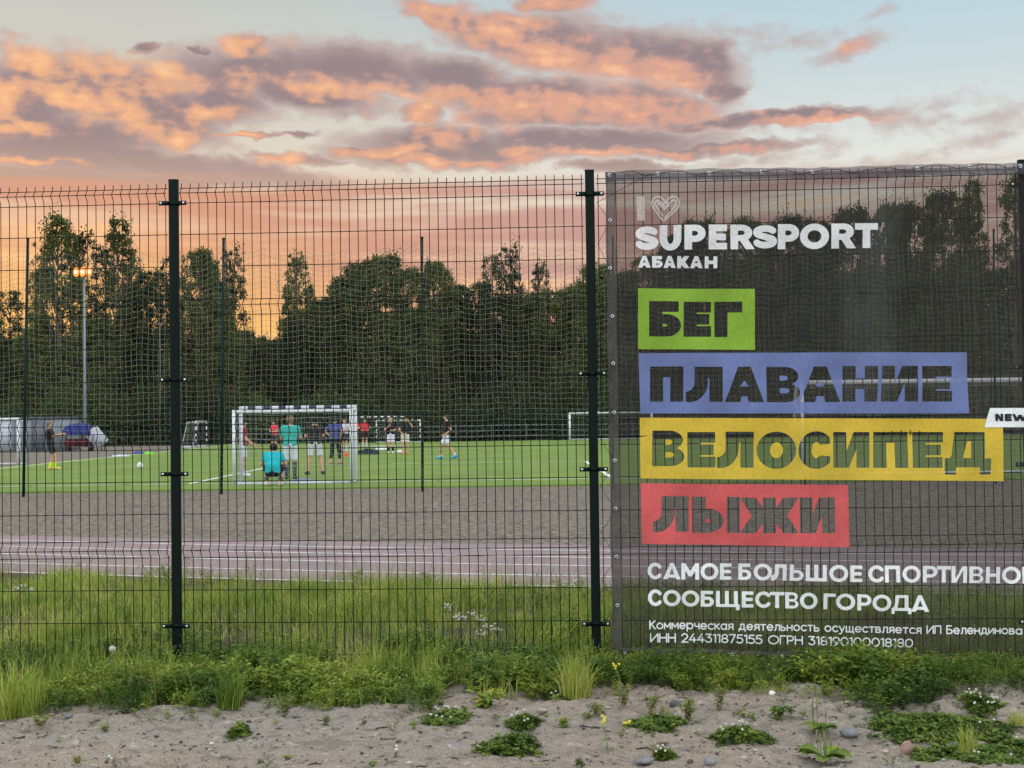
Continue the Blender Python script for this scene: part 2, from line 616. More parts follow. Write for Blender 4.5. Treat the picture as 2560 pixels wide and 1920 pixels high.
def gravel_mat():
    m = bpy.data.materials.new('grey_gravel')
    m.use_nodes = True
    k = NT(m.node_tree)
    p = k.n['Principled BSDF']
    g = k.n.new('ShaderNodeNewGeometry').outputs['Position']
    n = k.noise(g, 9, 6, .75)
    n2 = k.noise(k.mapping(g, scale=(1, .35, 1)), 1.4, 4, .6)
    v = k.voronoi(g, 14, 'F1', 1)
    c = k.mix(k.smooth(n, .36, .66), lin(80, 74, 66), lin(148, 138, 124))
    c = k.mix(k.math('MULTIPLY', k.smooth(n2, .55, .75), .45), c, lin(114, 112, 84))
    c = k.mix(.10, c, k.mix(1.0, c, v, 'SOFT_LIGHT'))
    big = k.noise(k.mapping(g, scale=(.25, .7, 1)), 1.2, 5, .7)
    c = k.mix(k.math('MULTIPLY', k.smooth(big, .5, .7), .4), c, lin(84, 80, 72))
    k.l.new(c, p.inputs['Base Color'])
    p.inputs['Roughness'].default_value = .95
    p.inputs['Specular IOR Level'].default_value = .1
    b = k.n.new('ShaderNodeBump')
    b.inputs['Strength'].default_value = 1
    b.inputs['Distance'].default_value = .06
    k.l.new(k.noise(g, 12, 5, .7), b.inputs['Height'])
    k.l.new(b.outputs[0], p.inputs['Normal'])
    return m
xs = np.arange(-60, 60.1, .4)
V, F = grid(xs, np.arange(16, 36, .25), lambda X, Y: -.012 + .05 * vnoise(X, Y, .9, 8) * np.clip((Y - track_y(5, np.clip(X, -14, 14)) - .3), 0, 1) * np.clip((34.6 - Y), 0, 1) - np.where(Y < track_y(5, np.clip(X, -14, 14)) - .5, .06, 0))
GRAVEL = gravel_mat()
tag(link('gravel_strip', mesh('gravel_strip', V, F, GRAVEL, True)), kind='structure')
V, F = grid(np.array([-70, -20.3]), np.array([34.9, 60, 98]), lambda X, Y: X * 0 - .004)
tag(link('gravel_path', mesh('gravel_path', V, F, GRAVEL)), kind='structure')

# running track: a slab 5 cm proud of the grass, with white lane lines
XS = np.linspace(-14, 14, 57)
def strip(i, j, fi=0.0, fj=0.0, z=0.0):
    a = track_y(i, XS) + fi
    b = track_y(j, XS) + fj
    V = np.concatenate([np.stack([XS, a, XS * 0 + z], -1), np.stack([XS, b, XS * 0 + z], -1)])
    n = len(XS)
    k = np.arange(n - 1)
    return V, np.stack([k, k + 1, n + k + 1, n + k], -1)
def track_mat():
    m = bpy.data.materials.new('worn_red_track')
    m.use_nodes = True
    k = NT(m.node_tree)
    p = k.n['Principled BSDF']
    g = k.n.new('ShaderNodeNewGeometry').outputs['Position']
    n = k.noise(k.mapping(g, scale=(.5, 1, 1)), 1.1, 5, .65)
    f = k.noise(g, 60, 3, .7)
    stain = k.noise(k.mapping(g, scale=(.9, 1.4, 1)), .9, 6, .72)
    c = k.mix(k.smooth(n, .35, .7), lin(134, 114, 114), lin(122, 110, 111))
    c = k.mix(k.math('MULTIPLY', k.smooth(f, .5, .7), .5), c, lin(96, 84, 84))
    c = k.mix(k.math('MULTIPLY', k.smooth(stain, .55, .68), .55), c, lin(96, 92, 90))
    c = k.mix(k.math('MULTIPLY', k.smooth(stain, .44, .32), .4), c, lin(148, 136, 134))
    k.l.new(c, p.inputs['Base Color'])
    p.inputs['Roughness'].default_value = .85
    p.inputs['Specular IOR Level'].default_value = .2
    return m
mb = MB()
mb.add(*strip(0, 5, 0, 0, 0))
V, F = strip(0, 0, 0, 0, 0)
V[len(XS):, 2] = -.07
mb.add(V, F[:, ::-1])
tag(mb.obj('running_track', track_mat()), kind='structure')
def worn_white(name, amt):
    m = bpy.data.materials.new(name)
    m.use_nodes = True
    k = NT(m.node_tree)
    p = k.n['Principled BSDF']
    g = k.n.new('ShaderNodeNewGeometry').outputs['Position']
    n = k.noise(g, 7, 5, .7)
    k.l.new(k.mix(k.math('MULTIPLY', k.smooth(n, .45, .62), amt), lin(222, 220, 216), lin(140, 130, 126)), p.inputs['Base Color'])
    p.inputs['Roughness'].default_value = .8
    return m
LINE = worn_white('worn_white_paint', .6)
mb = MB()
for i in range(5):
    mb.add(*strip(i, i, -.0 if i == 0 else -.028, .06 if i == 0 else .028, .004))
tag(mb.obj('lane_lines', LINE), kind='structure')

# football pitch
def turf_mat():
    m = bpy.data.materials.new('artificial_turf')
    m.use_nodes = True
    k = NT(m.node_tree)
    p = k.n['Principled BSDF']
    g = k.n.new('ShaderNodeNewGeometry').outputs['Position']
    n = k.noise(k.mapping(g, scale=(.35, .2, 1)), 1.0, 4, .6)
    f = k.noise(k.mapping(g, scale=(1, .35, 1)), 22, 4, .75)
    c = k.mix(k.smooth(n, .3, .7), lin(98, 121, 49), lin(113, 132, 56))
    c = k.mix(k.math('MULTIPLY', k.smooth(f, .42, .66), .55), c, lin(76, 104, 42))
    wear = k.noise(k.mapping(g, scale=(.22, .12, 1)), 1.3, 5, .7)
    c = k.mix(k.math('MULTIPLY', k.smooth(wear, .52, .70), .55), c, lin(118, 126, 78))
    k.l.new(c, p.inputs['Base Color'])
    p.inputs['Roughness'].default_value = .9
    p.inputs['Specular IOR Level'].default_value = .15
    return m
mb = MB()
Z0 = .03
V, F = grid(np.linspace(-20, 60, 41), np.linspace(FIELD_Y, 98, 33), lambda X, Y: Z0 + 0 * X)
mb.add(V, F)
mb.add([(-20, FIELD_Y, Z0), (60, FIELD_Y, Z0), (60, FIELD_Y - .02, -.1), (-20, FIELD_Y - .02, -.1)], np.array([(0, 3, 2, 1)]))
mb.add([(-20, FIELD_Y, Z0), (-20, 98, Z0), (-20.02, 98, -.1), (-20.02, FIELD_Y, -.1)], np.array([(0, 1, 2, 3)]))
tag(mb.obj('pitch', turf_mat()), kind='structure')
mb = MB()
def pline(x0, y0, x1, y1, w=.12):
    z = Z0 + .004
    if x0 == x1:
        V = [(x0 - w / 2, y0, z), (x0 + w / 2, y0, z), (x0 + w / 2, y1, z), (x0 - w / 2, y1, z)]
    else:
        V = [(x0, y0 - w / 2, z), (x1, y0 - w / 2, z), (x1, y0 + w / 2, z), (x0, y0 + w / 2, z)]
    mb.add(V, np.array([(0, 1, 2, 3)]))
GOAL_Y = 38.0
pline(-19.4, GOAL_Y, 55, GOAL_Y)
pline(-8.8, GOAL_Y + .07, -8.8, 52.35)
pline(2.7, GOAL_Y + .07, 2.7, 52.35)
pline(-8.86, 52.42, 2.76, 52.42)
pline(-19.4, GOAL_Y + .07, -19.4, 97)
pline(-19.33, 75, 55, 75, .14)
tag(mb.obj('pitch_lines', worn_white('turf_line_paint', .35)), kind='structure')

# ------------------------------------------------------------------ fence of welded wire panels
FENCE_G = pmat('dark_green_coating', (.0018, .0075, .006), rough=.42, var=.2, scale=3, spec=.10)
BOLT = pmat('zinc_bolt', (.55, .55, .55), rough=.3, metal=.9, var=.1)
ZL = [(3.193, 0), (3.159, 1), (3.101, 0), (2.906, 0), (2.706, 0), (2.50, 0), (2.464, 1), (2.405, 0), (2.203, 0), (1.998, 0), (1.774, 0), (1.726, 1), (1.675, 0),
      (1.624, 1), (1.575, 0), (1.378, 0), (1.178, 0), (1.010, 0), (.957, 1), (.91, 0), (.711, 0), (.511, 0), (.312, 0)]
BEND = .033
prof = [(3.222, 0)]
for z, b in ZL:
    if b:
        up = z + .034 if z > 3 or 2.4 < z < 2.5 else z + .037
        prof += [(up, 0), (z, BEND), (z - .04, 0)]
prof += [(.27, 0)]
prof.sort(key=lambda q: -q[0])
PZ = np.array([q[0] for q in prof])
PO = np.array([q[1] for q in prof])

def u_at(x, y):
    return float(fp(x, y) @ FT)
post_u = [u_at(434, 452), u_at(1473.5, 425), u_at(2556, 400)]
post_u = [post_u[0] - 2.52] + post_u + [post_u[2] + 2.55]

def fence_panel(u0, u1, label):
    span = u1 - u0 - .10
    n = int(round(span / .0545))
    us = u0 + .05 + np.arange(n + 1) * span / n
    rw = .0027
    mb = MB()
    z = np.broadcast_to(PZ, (len(us), len(PZ)))
    P = fence_xyz(us[:, None] + z * 0, z, np.broadcast_to(PO, z.shape) + .004)
    mb.wires(P, ring(rw, 6, FT, FN))
    for zz, b in ZL:
        # the cross wires are welded to the back of the uprights and sag a hair between the posts
        uu = np.linspace(us[0] - .012, us[-1] + .012, 7)
        P = fence_xyz(uu, np.full(7, zz) - .002 * np.sin(np.linspace(0, math.pi, 7)), np.full(7, BEND * b))[None]
        mb.wires(P, ring(rw, 6, FN, (0, 0, 1)))
    return tag(mb.obj('wire_fence', FENCE_G), label, 'fence panel', 'welded wire fence panels')
labels = ['green wire mesh panel left of the post nearest the floodlight', 'green wire mesh panel between the two full-height posts, with the goal seen through it',
          'green wire mesh panel hidden behind the printed banner', 'green wire mesh panel past the last post behind the banner']
for i in range(4):
    fence_panel(post_u[i], post_u[i + 1], labels[i])

def fence_post(u, label):
    base = fence_xyz(u, .0)
    t = empty('fence_post', base, -FA)
    mb = MB()
    h, w, d, bv = 3.24, .056, .042, .005
    sec = [(-w / 2 + bv, -d / 2), (w / 2 - bv, -d / 2), (w / 2, -d / 2 + bv), (w / 2, d / 2 - bv), (w / 2 - bv, d / 2), (-w / 2 + bv, d / 2), (-w / 2, d / 2 - bv), (-w / 2, -d / 2 + bv)]
    n = len(sec)
    V = [(x, y, z) for z in (-.3, h) for x, y in sec]
    mb.add(V, [tuple((i, (i + 1) % n, n + (i + 1) % n, n + i)) for i in range(n)])
    mb.obj('shaft', FENCE_G, t)
    cp = MB()
    cp.add([(x * 1.04, y * 1.04, z) for z in (h, h + .008) for x, y in sec] + [(0, 0, h + .011)],
           [tuple((i, (i + 1) % n, n + (i + 1) % n, n + i)) for i in range(n)] + [(n + i, n + (i + 1) % n, 2 * n) for i in range(n)])
    cp.obj('post_cap', FENCE_G, t)
    for z in (3.097, 2.005, 1.425, .493):
        c = MB()
        c.box((-.085, -.034, z - .012), (-.028, -.022, z + .014))
        c.box((.028, -.034, z - .012), (.085, -.022, z + .014))
        c.box((-.0295, -.026, z - .011), (.0295, .026, z + .013))
        co = c.obj('clamp', FENCE_G, t)
        for sx in (-1, 1):
            b = MB()
            b.ellipsoid((sx * .071, -.037, z + .001), (.0085, .006, .0085), 8, 6)
            b.obj('bolt', BOLT, co, True)
    return tag(t, label, 'fence post', 'fence posts')
for u, l in zip(post_u[1:4], ['dark green steel fence post standing clear of the banner, floodlight to its side',
                              'dark green steel fence post right beside the laced edge of the banner',
                              'dark green steel fence post half covered by the far end of the banner']):
    fence_post(u, l)

# ------------------------------------------------------------------ lettering
def rect(x0, y0, x1, y1):
    return [(x0, y0), (x1, y0), (x1, y1), (x0, y1)]
def arc(cx, cy, rx, ry, a0, a1, n=18):
    t = np.linspace(R(a0), R(a1), n)
    return [(cx + rx * math.cos(q), cy + ry * math.sin(q)) for q in t]
def ell(cx, cy, rx, ry):
    return arc(cx, cy, rx, ry, 0, 348.75, 32)
def bowl(x0, y0, x1, y1, k=.5):
    """rectangle with a round right side"""
    ry = (y1 - y0) / 2
    rx = min(k, x1 - x0)
    return [(x0, y0)] + arc(x1 - rx, (y0 + y1) / 2, rx, ry, -90, 90) + [(x0, y1)]
def mir(p):
    return [(1 - x, y) for x, y in p]
def glyph(c, t, b):
    """(sign, outline) list in a unit box, y down; t stem and b bar thickness as shares of width and height"""
    P, M = [], []
    if c in 'ЕE':
        return [(1, rect(0, 0, 1, 1)), (-1, rect(t, b, 1.1, (1 - b) / 2)), (-1, rect(t, (1 + b) / 2, 1.1, 1 - b)), (-1, rect(.94, (1 - b) / 2 - .01, 1.1, (1 + b) / 2 + .01))]
    if c == 'Г':
        return [(1, rect(0, 0, 1, 1)), (-1, rect(t, b, 1.1, 1.1))]
    if c == 'П':
        return [(1, rect(0, 0, 1, 1)), (-1, rect(t, b, 1 - t, 1.1))]
    if c in 'НH':
        return [(1, rect(0, 0, 1, 1)), (-1, rect(t, -.1, 1 - t, (1 - b) / 2)), (-1, rect(t, (1 + b) / 2, 1 - t, 1.1))]
    if c == 'И':
        return [(1, rect(0, 0, t, 1)), (1, rect(1 - t, 0, 1, 1)), (1, [(t * .5, 1), (t * 1.2, 1), (1 - t * .5, 0), (1 - t * 1.2, 0)])]
    if c == 'N':
        return [(1, rect(0, 0, t, 1)), (1, rect(1 - t, 0, 1, 1)), (1, [(t * .3, 0), (t * 1.2, 0), (1 - t * .3, 1), (1 - t * 1.2, 1)])]
    if c == 'Л':
        x = 1 - t
        leg = [(.24, 0), (.24, .45)] + arc(0, .45, .24, .26, 0, 90, 10) + [(0, 1.0)] + arc(.10, .45, t + .14, .56, 88, 0, 12) + [(.24 + t, b), (.3, 0)]
        return [(1, rect(x, 0, 1, 1)), (1, rect(.24, 0, 1, b)), (1, leg)]
    if c in 'АA':
        a = t
        k = .5 - a / 2 * .95
        return [(1, [(0, 1), (k, 0), (1 - k, 0), (1, 1)]), (-1, [(a * 1.12, 1.05), (a * 1.12 + .05, 1 - b * .55), (1 - a * 1.12 - .05, 1 - b * .55), (1 - a * 1.12, 1.05)]),
                (-1, [(.5, b * 1.0 + .08), (.5 + .30 * (1 - a) * .6, 1 - b * 1.45), (.5 - .30 * (1 - a) * .6, 1 - b * 1.45)])]
    if c in 'ВB':
        h = b * .82
        return [(1, bowl(0, 0, .95, .53, .42)), (1, bowl(0, .46, 1, 1, .45)), (-1, bowl(t, h, .95 - t * .8, .5 - h * .42, .12)), (-1, bowl(t, .5 + h * .42, 1 - t * .8, 1 - h, .14))]
    if c == 'Б':
        h = b * .9
        return [(1, rect(0, 0, t, 1)), (1, rect(0, 0, .93, b)), (1, bowl(0, .37, 1, 1, .45)), (-1, bowl(t, .37 + h, 1 - t, 1 - h, .16))]
    if c == 'Ь':
        h = b * .9
        return [(1, rect(0, 0, t, 1)), (1, bowl(0, .33, 1, 1, .5)), (-1, bowl(t, .33 + h, 1 - t, 1 - h, .18))]
    if c == 'Ы':
        q = [(s, [(x * .66, y) for x, y in p]) for s, p in glyph('Ь', t / .66, b)]
        return q + [(1, rect(1 - t, 0, 1, 1))]
    if c in 'ОO':
        return [(1, ell(.5, .5, .5, .515)), (-1, ell(.5, .5, .5 - t, .515 - b))]
    if c in 'СC':
        return [(1, ell(.56, .5, .56, .515)), (-1, ell(.56, .5, .56 - t, .515 - b)), (-1, [(.62, .36), (1.4, .30), (1.4, .70), (.62, .64)]), (-1, rect(1.0, -.2, 1.6, 1.2))]
    if c in 'РP':
        h = b * .95
        return [(1, rect(0, 0, t, 1)), (1, bowl(0, 0, 1, .70, .48)), (-1, bowl(t, h, 1 - t, .70 - h, .16))]
    if c == 'R':
        h = b * .9
        return [(1, rect(0, 0, t, 1)), (1, bowl(0, 0, .94, .66, .45)), (1, [(.34, .55), (.72, .55), (1.04, 1), (1.04 - t * 1.2, 1)]), (-1, bowl(t, h, .94 - t, .66 - h, .14))]
    if c == 'U':
        return [(1, [(0, 0), (1, 0)] + arc(.5, .52, .5, .5, 0, 180, 24)), (-1, [(t, -.1), (1 - t, -.1)] + arc(.5, .52, .5 - t, .5 - b, 0, 180, 24))]
    if c in 'ТT':
        return [(1, rect(0, 0, 1, b)), (1, rect(.5 - t / 2, 0, .5 + t / 2, 1))]
    if c in 'КK':
        return [(1, rect(0, 0, t, 1)), (1, [(t * .6, .40), (.98 - t * 1.25, 0), (.98, 0), (t + .34, .50), (1.02, 1), (1.02 - t * 1.3, 1), (t * .6, .60)])]
    if c == 'М':
        return [(1, rect(0, 0, t, 1)), (1, rect(1 - t, 0, 1, 1)), (1, [(t * .2, 0), (t, 0), (.5, .48), (1 - t, 0), (1 - t * .2, 0), (1 - t * .5, .25), (.58, .80), (.42, .80), (t * .5, .25)])]
    if c == 'Ш':
        return [(1, rect(0, 0, 1, 1)), (-1, rect(t, -.1, .5 - t / 2, 1 - b)), (-1, rect(.5 + t / 2, -.1, 1 - t, 1 - b))]
    if c == 'Щ':
        return [(s, [(x * .92, y * .84) for x, y in p]) for s, p in glyph('Ш', t / .92, b)] + [(1, rect(.84, .84 - b * .84, 1.0, 1.0))]
    if c == 'Д':
        return [(1, [(.20, 0), (.86, 0), (.86, .70), (.06, .70), (.15, .55)]), (-1, [(.20 + t * .95, b * .85), (.86 - t, b * .85), (.86 - t, .84 - b * .9), (.13 + t * .9, .84 - b * .9)]),
                (1, rect(0, .82 - b * .8, 1, .83)), (1, rect(0, .75, t * .82, 1)), (1, rect(1 - t * .82, .75, 1, 1))]
    if c == 'Ж':
        a = [(0, 0), (.26, 0), (.42, .34), (.42, .66), (.26, 1), (0, 1), (.20, .5)]
        return [(1, rect(.5 - t / 2, 0, .5 + t / 2, 1)), (1, a), (1, mir(a)), (1, rect(.3, .38, .7, .62))]
    if c == 'W':
        return [(1, [(0, 0), (t, 0), (.30, .55), (.40, .12), (.60, .12), (.70, .55), (1 - t, 0), (1, 0), (.82, 1), (.60, 1), (.5, .60), (.40, 1), (.18, 1)])]
    if c in 'Ii|':
        return [(1, rect(0, 0, 1, 1))]
    if c == 'S':
        return 'S'
    return []

def psd(px, py, poly):
    """signed distance to a polygon, positive inside"""
    p = np.asarray(poly, float)
    d = np.full(px.shape, 1e9)
    inside = np.zeros(px.shape, bool)
    for (x0, y0), (x1, y1) in zip(p, np.roll(p, -1, 0)):
        ex, ey = x1 - x0, y1 - y0
        l2 = ex * ex + ey * ey
        if l2 < 1e-12:
            continue
        t = np.clip(((px - x0) * ex + (py - y0) * ey) / l2, 0, 1)
        d = np.minimum(d, (px - x0 - t * ex) ** 2 + (py - y0 - t * ey) ** 2)
        c = (y0 > py) != (y1 > py)
        if ey != 0:
            inside ^= c & (px < ex * (py - y0) / ey + x0)
    d = np.sqrt(d)
    return np.where(inside, d, -d)

def polyline_d(px, py, pts):
    d = np.full(px.shape, 1e9)
    for (x0, y0), (x1, y1) in zip(pts[:-1], pts[1:]):
        ex, ey = x1 - x0, y1 - y0
        l2 = ex * ex + ey * ey + 1e-12
        t = np.clip(((px - x0) * ex + (py - y0) * ey) / l2, 0, 1)
        d = np.minimum(d, (px - x0 - t * ex) ** 2 + (py - y0 - t * ey) ** 2)
    return np.sqrt(d)

S_SPINE = arc(.5, .275, .33, .185, -25, -90, 6) + arc(.5, .275, .33, .185, -95, -240, 12) + [(.5, .5)] + arc(.5, .725, .34, .185, -62, 90, 12) + arc(.5, .725, .34, .185, 95, 158, 6)

class Sheet:
    """shapes laid out on the flat cloth, in the picture's own grid; build() turns them into a mesh on the cloth"""
    def __init__(self, x0, y0, x1, y1, cell):
        self.x = np.arange(x0, x1 + cell, cell)
        self.y = np.arange(y0, y1 + cell, cell)
        self.X, self.Y = np.meshgrid(self.x, self.y)
        self.f = np.full(self.X.shape, -50.0)

    def win(self, x0, y0, x1, y1, m=6):
        i = slice(max(0, np.searchsorted(self.y, y0 - m)), np.searchsorted(self.y, y1 + m))
        j = slice(max(0, np.searchsorted(self.x, x0 - m)), np.searchsorted(self.x, x1 + m))
        return i, j

    def poly(self, p, sign=1):
        p = np.asarray(p, float)
        i, j = self.win(p[:, 0].min(), p[:, 1].min(), p[:, 0].max(), p[:, 1].max())
        d = psd(self.X[i, j], self.Y[i, j], p)
        self.f[i, j] = np.maximum(self.f[i, j], d) if sign > 0 else np.minimum(self.f[i, j], -d)

    def letter(self, c, x0, x1, yt0, yb0, yt1=None, yb1=None, stem=20, bar=18, sign=1):
        """a letter in the box x0..x1 whose top runs yt0..yt1 and bottom yb0..yb1"""
        yt1 = yt0 if yt1 is None else yt1
        yb1 = yb0 if yb1 is None else yb1
        w, h = x1 - x0, (yb0 - yt0 + yb1 - yt1) / 2
        def T(p):
            return [(x0 + x * w, (yt0 + (yt1 - yt0) * x) * (1 - y) + (yb0 + (yb1 - yb0) * x) * y) for x, y in p]
        i, j = self.win(x0, min(yt0, yt1), x1, max(yb0, yb1), 8)
        X, Y = self.X[i, j], self.Y[i, j]
        g = glyph(c, stem / w, bar / h)
        if g == 'S':
            sp = [((x - .5) * (1 - stem * .42 / w) / .68 + .5, (y - .5) * (1 - bar / h) / .90 + .5) for x, y in S_SPINE]
            d = bar / 2 - polyline_d(X, Y, T(sp))
        else:
            d = np.full(X.shape, -50.0)
            for s, p in g:
                q = psd(X, Y, T(p))
                d = np.maximum(d, q) if s > 0 else np.minimum(d, -q)
        self.f[i, j] = np.maximum(self.f[i, j], d) if sign > 0 else np.minimum(self.f[i, j], -d)

    def stroke(self, pts, r):
        p = np.asarray(pts, float)
        i, j = self.win(p[:, 0].min() - r, p[:, 1].min() - r, p[:, 0].max() + r, p[:, 1].max() + r)
        self.f[i, j] = np.maximum(self.f[i, j], r - polyline_d(self.X[i, j], self.Y[i, j], p))

    def build(self, name, mat, parent, off):
        f = self.f
        ny, nx = f.shape
        s = f > 0
        a, b, c, d = s[:-1, :-1], s[:-1, 1:], s[1:, 1:], s[1:, :-1]
        full = a & b & c & d
        part = (a | b | c | d) & ~full
        pts, F = [self.X.ravel(), ], []
        px, py = [self.X.ravel()], [self.Y.ravel()]
        ii, jj = np.nonzero(full)
        base = ii * nx + jj
        quads = np.stack([base, base + 1, base + nx + 1, base + nx], -1)
        ex, ey, polys = [], [], []
        n0 = nx * ny
        for i, j in zip(*np.nonzero(part)):
            co = [(i, j), (i, j + 1), (i + 1, j + 1), (i + 1, j)]
            poly = []
            for q in range(4):
                (i0, j0), (i1, j1) = co[q], co[(q + 1) % 4]
                f0, f1 = f[i0, j0], f[i1, j1]
                if f0 > 0:
                    poly.append(i0 * nx + j0)
                if (f0 > 0) != (f1 > 0):
                    t = f0 / (f0 - f1)
                    ex.append(self.x[j0] + (self.x[j1] - self.x[j0]) * t)
                    ey.append(self.y[i0] + (self.y[i1] - self.y[i0]) * t)
                    poly.append(n0 + len(ex) - 1)
            if len(poly) >= 3:
                polys.append(tuple(poly))
        PX = np.concatenate([self.X.ravel(), np.array(ex)]) if ex else self.X.ravel()
        PY = np.concatenate([self.Y.ravel(), np.array(ey)]) if ey else self.Y.ravel()
        by = {4: [quads]}
        for p in polys:
            by.setdefault(len(p), []).append(np.array([p]))
        Fs = [np.concatenate(v) for v in by.values()]
        used = np.unique(np.concatenate([q.ravel() for q in Fs]))
        remap = np.zeros(len(PX), int)
        remap[used] = np.arange(len(used))
        V = cloth(PX[used], PY[used], off)
        # the picture grid runs downwards: turn the faces so that they look at the viewer
        return link(name, mesh(name, V, [remap[q][:, ::-1] for q in Fs], mat, True), parent)

CLOTH_OFF = BEND + .014
def cloth(px, py, off=0.0):
    """points of the banner cloth: on the plane of the fence, with soft ripples"""
    px, py = np.asarray(px, float), np.asarray(py, float)
    D = np.stack([(px - 1280) / FPX, -(py - 960) / FPX, -np.ones_like(px)], -1) @ RCn.T
    t = ((FD - CLOTH_OFF) - ORG @ FN) / (D @ FN)
    P = ORG + D * t[..., None]
    u = P @ FT
    z = P[..., 2]
    rip = .016 * np.sin(u * 4.1 + 1.3 * np.sin(z * 1.7)) * np.sin(z * 2.3 + .7) + .009 * np.sin((u + z) * 9 + 2 * np.sin(u * 2.2)) + .004 * np.sin((u * .9 - z * 1.1) * 17)
    return P - FN * (rip + off)[..., None] if not np.isscalar(off) else P - FN * (rip[..., None] + off)

def mesh_cloth(name, col, see, var=.08, rough=.75, sheen_paint=0.0):
    """printed mesh fabric: part of the light passes straight through the holes"""
    m = bpy.data.materials.new(name)
    m.use_nodes = True
    k = NT(m.node_tree)
    p = k.n['Principled BSDF']
    g = k.n.new('ShaderNodeNewGeometry').outputs['Position']
    n = k.noise(g, 5, 5, .65)
    weave = k.noise(k.mapping(g, scale=(1, 1, .25)), 170, 2, .6)
    weave2 = k.noise(k.mapping(g, scale=(.2, .2, 1)), 170, 2, .6)
    c = k.vmath('SCALE', col[:3], scale=k.math('MULTIPLY', k.maprange(n, .3, .7, 1 - var, 1 + var), k.maprange(weave, .3, .7, .86, 1.14)))
    if sheen_paint:
        st = k.noise(k.mapping(g, rot=(0, R(28), 0), scale=(1.6, 1, .22)), 1.6, 3, .5)  # pale diagonal streaks: fabric sheen painted into the cloth colour
        c = k.mix(k.math('MULTIPLY', k.smooth(st, .55, .75), sheen_paint), c, lin(120, 124, 122))
    k.l.new(c, p.inputs['Base Color'])
    p.inputs['Roughness'].default_value = rough
    p.inputs['Specular IOR Level'].default_value = .12
    tr = k.n.new('ShaderNodeBsdfTransparent')
    mx = k.n.new('ShaderNodeMixShader')
    k.l.new(k.math('MULTIPLY', k.maprange(weave2, .3, .7, .88, 1.12), see, clamp=True), mx.inputs[0])
    k.l.new(p.outputs[0], mx.inputs[1])
    k.l.new(tr.outputs[0], mx.inputs[2])
    k.l.new(mx.outputs[0], k.n['Material Output'].inputs[0])
    return m
C_BLACK = mesh_cloth('black_mesh_cloth', (.029, .027, .026), .40, sheen_paint=.16)
C_GREEN = mesh_cloth('green_print', lin(134, 172, 60), .18)
C_BLUE = mesh_cloth('blue_print', lin(108, 121, 166), .18)
C_YELL = mesh_cloth('yellow_print', lin(208, 178, 62), .17)
C_RED = mesh_cloth('red_print', lin(202, 88, 88), .16)
C_WHITE = mesh_cloth('white_print', lin(228, 231, 229), .14)
C_TITLE = mesh_cloth('thin_white_print', lin(232, 234, 232), .30)
C_FAINT = mesh_cloth('faint_white_print', lin(222, 216, 212), .62)
C_INK = mesh_cloth('black_print', (.02, .02, .022), .02)
HEM = mesh_cloth('grey_hem_cloth', lin(72, 69, 67), .16)
HEM_TOP = mesh_cloth('thin_hem_cloth', lin(78, 76, 84), .34)

banner = empty('banner', fence_xyz((post_u[2] + post_u[3]) / 2, .25, CLOTH_OFF), -FA)
tag(banner, 'large dark see-through mesh banner with lettering on green, blue, yellow and red blocks', 'banner')
bpy.context.view_layer.update()
BINV = banner.matrix_world.inverted()
def on_banner(o):
    o.matrix_parent_inverse = BINV
    return o

XR = 2760
# the cloth itself
gx = np.arange(1535, XR, 7.0)
gyn = 180
V, F = [], None
rows = []
for q in np.linspace(0, 1, gyn):
    yt = 436 - (gx - 1520) * .0175
    yb = 1622 + (gx - 1545) * .027 + 4 * np.sin((gx - 1540) / 950 * math.pi)
    xs_ = gx + q * 20 * (1 - (gx - 1535) / (XR - 1535))
    rows.append(cloth(xs_, yt * (1 - q) + yb * q, 0.0))
V = np.stack(rows)
ny, nx = V.shape[:2]
i = np.arange(ny - 1)[:, None] * nx
j = np.arange(nx - 1)[None]
F = np.stack([i + j, i + nx + j, i + nx + j + 1, i + j + 1], -1).reshape(-1, 4)
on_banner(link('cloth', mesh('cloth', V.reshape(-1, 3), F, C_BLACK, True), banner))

def block(name, mat, corners, letters, stem, bar, cell=1.5):
    c = np.array(corners, float)
    sh = Sheet(c[:, 0].min() - 4, c[:, 1].min() - 4, c[:, 0].max() + 4, c[:, 1].max() + 4, cell)
    sh.poly(c)
    for l in letters:
        sh.letter(*l, stem=stem, bar=bar, sign=-1)
    return on_banner(sh.build(name, mat, banner, .004))

# scale and origin of the close views the letters were measured in
def z1(v, o=1560, s=2.212):
    return o + v / s
A1 = lambda y: 700 + y / 2.212
A2 = lambda y: 1020 + y / 2.212
ltr = lambda c, x0, x1, t0, b0, f, t1=None, b1=None: (c, z1(x0), z1(x1), f(t0), f(b0), f(t1 if t1 is not None else t0), f(b1 if b1 is not None else b0))
block('green_block', C_GREEN, [(z1(77), A1(47)), (z1(722), A1(50)), (z1(725), A1(386)), (z1(79), A1(382))],
      [ltr('Б', 139, 315, 117, 312, A1, 118, 313), ltr('Е', 329, 482, 120, 314, A1), ltr('Г', 500, 654, 120, 316, A1)], 33, 27)
block('blue_block', C_BLUE, [(z1(80), A1(404)), (z1(1898), A1(399)), (z1(1906), A1(738)), (z1(90), A1(738))],
      [ltr('П', 144, 329, 478, 673, A1), ltr('Л', 342, 545, 480, 674, A1), ltr('А', 557, 772, 480, 676, A1), ltr('В', 786, 972, 480, 676, A1),
       ltr('А', 972, 1196, 478, 675, A1), ltr('Н', 1207, 1404, 476, 672, A1), ltr('И', 1425, 1626, 475, 672, A1), ltr('Е', 1650, 1814, 475, 672, A1)], 33, 27)
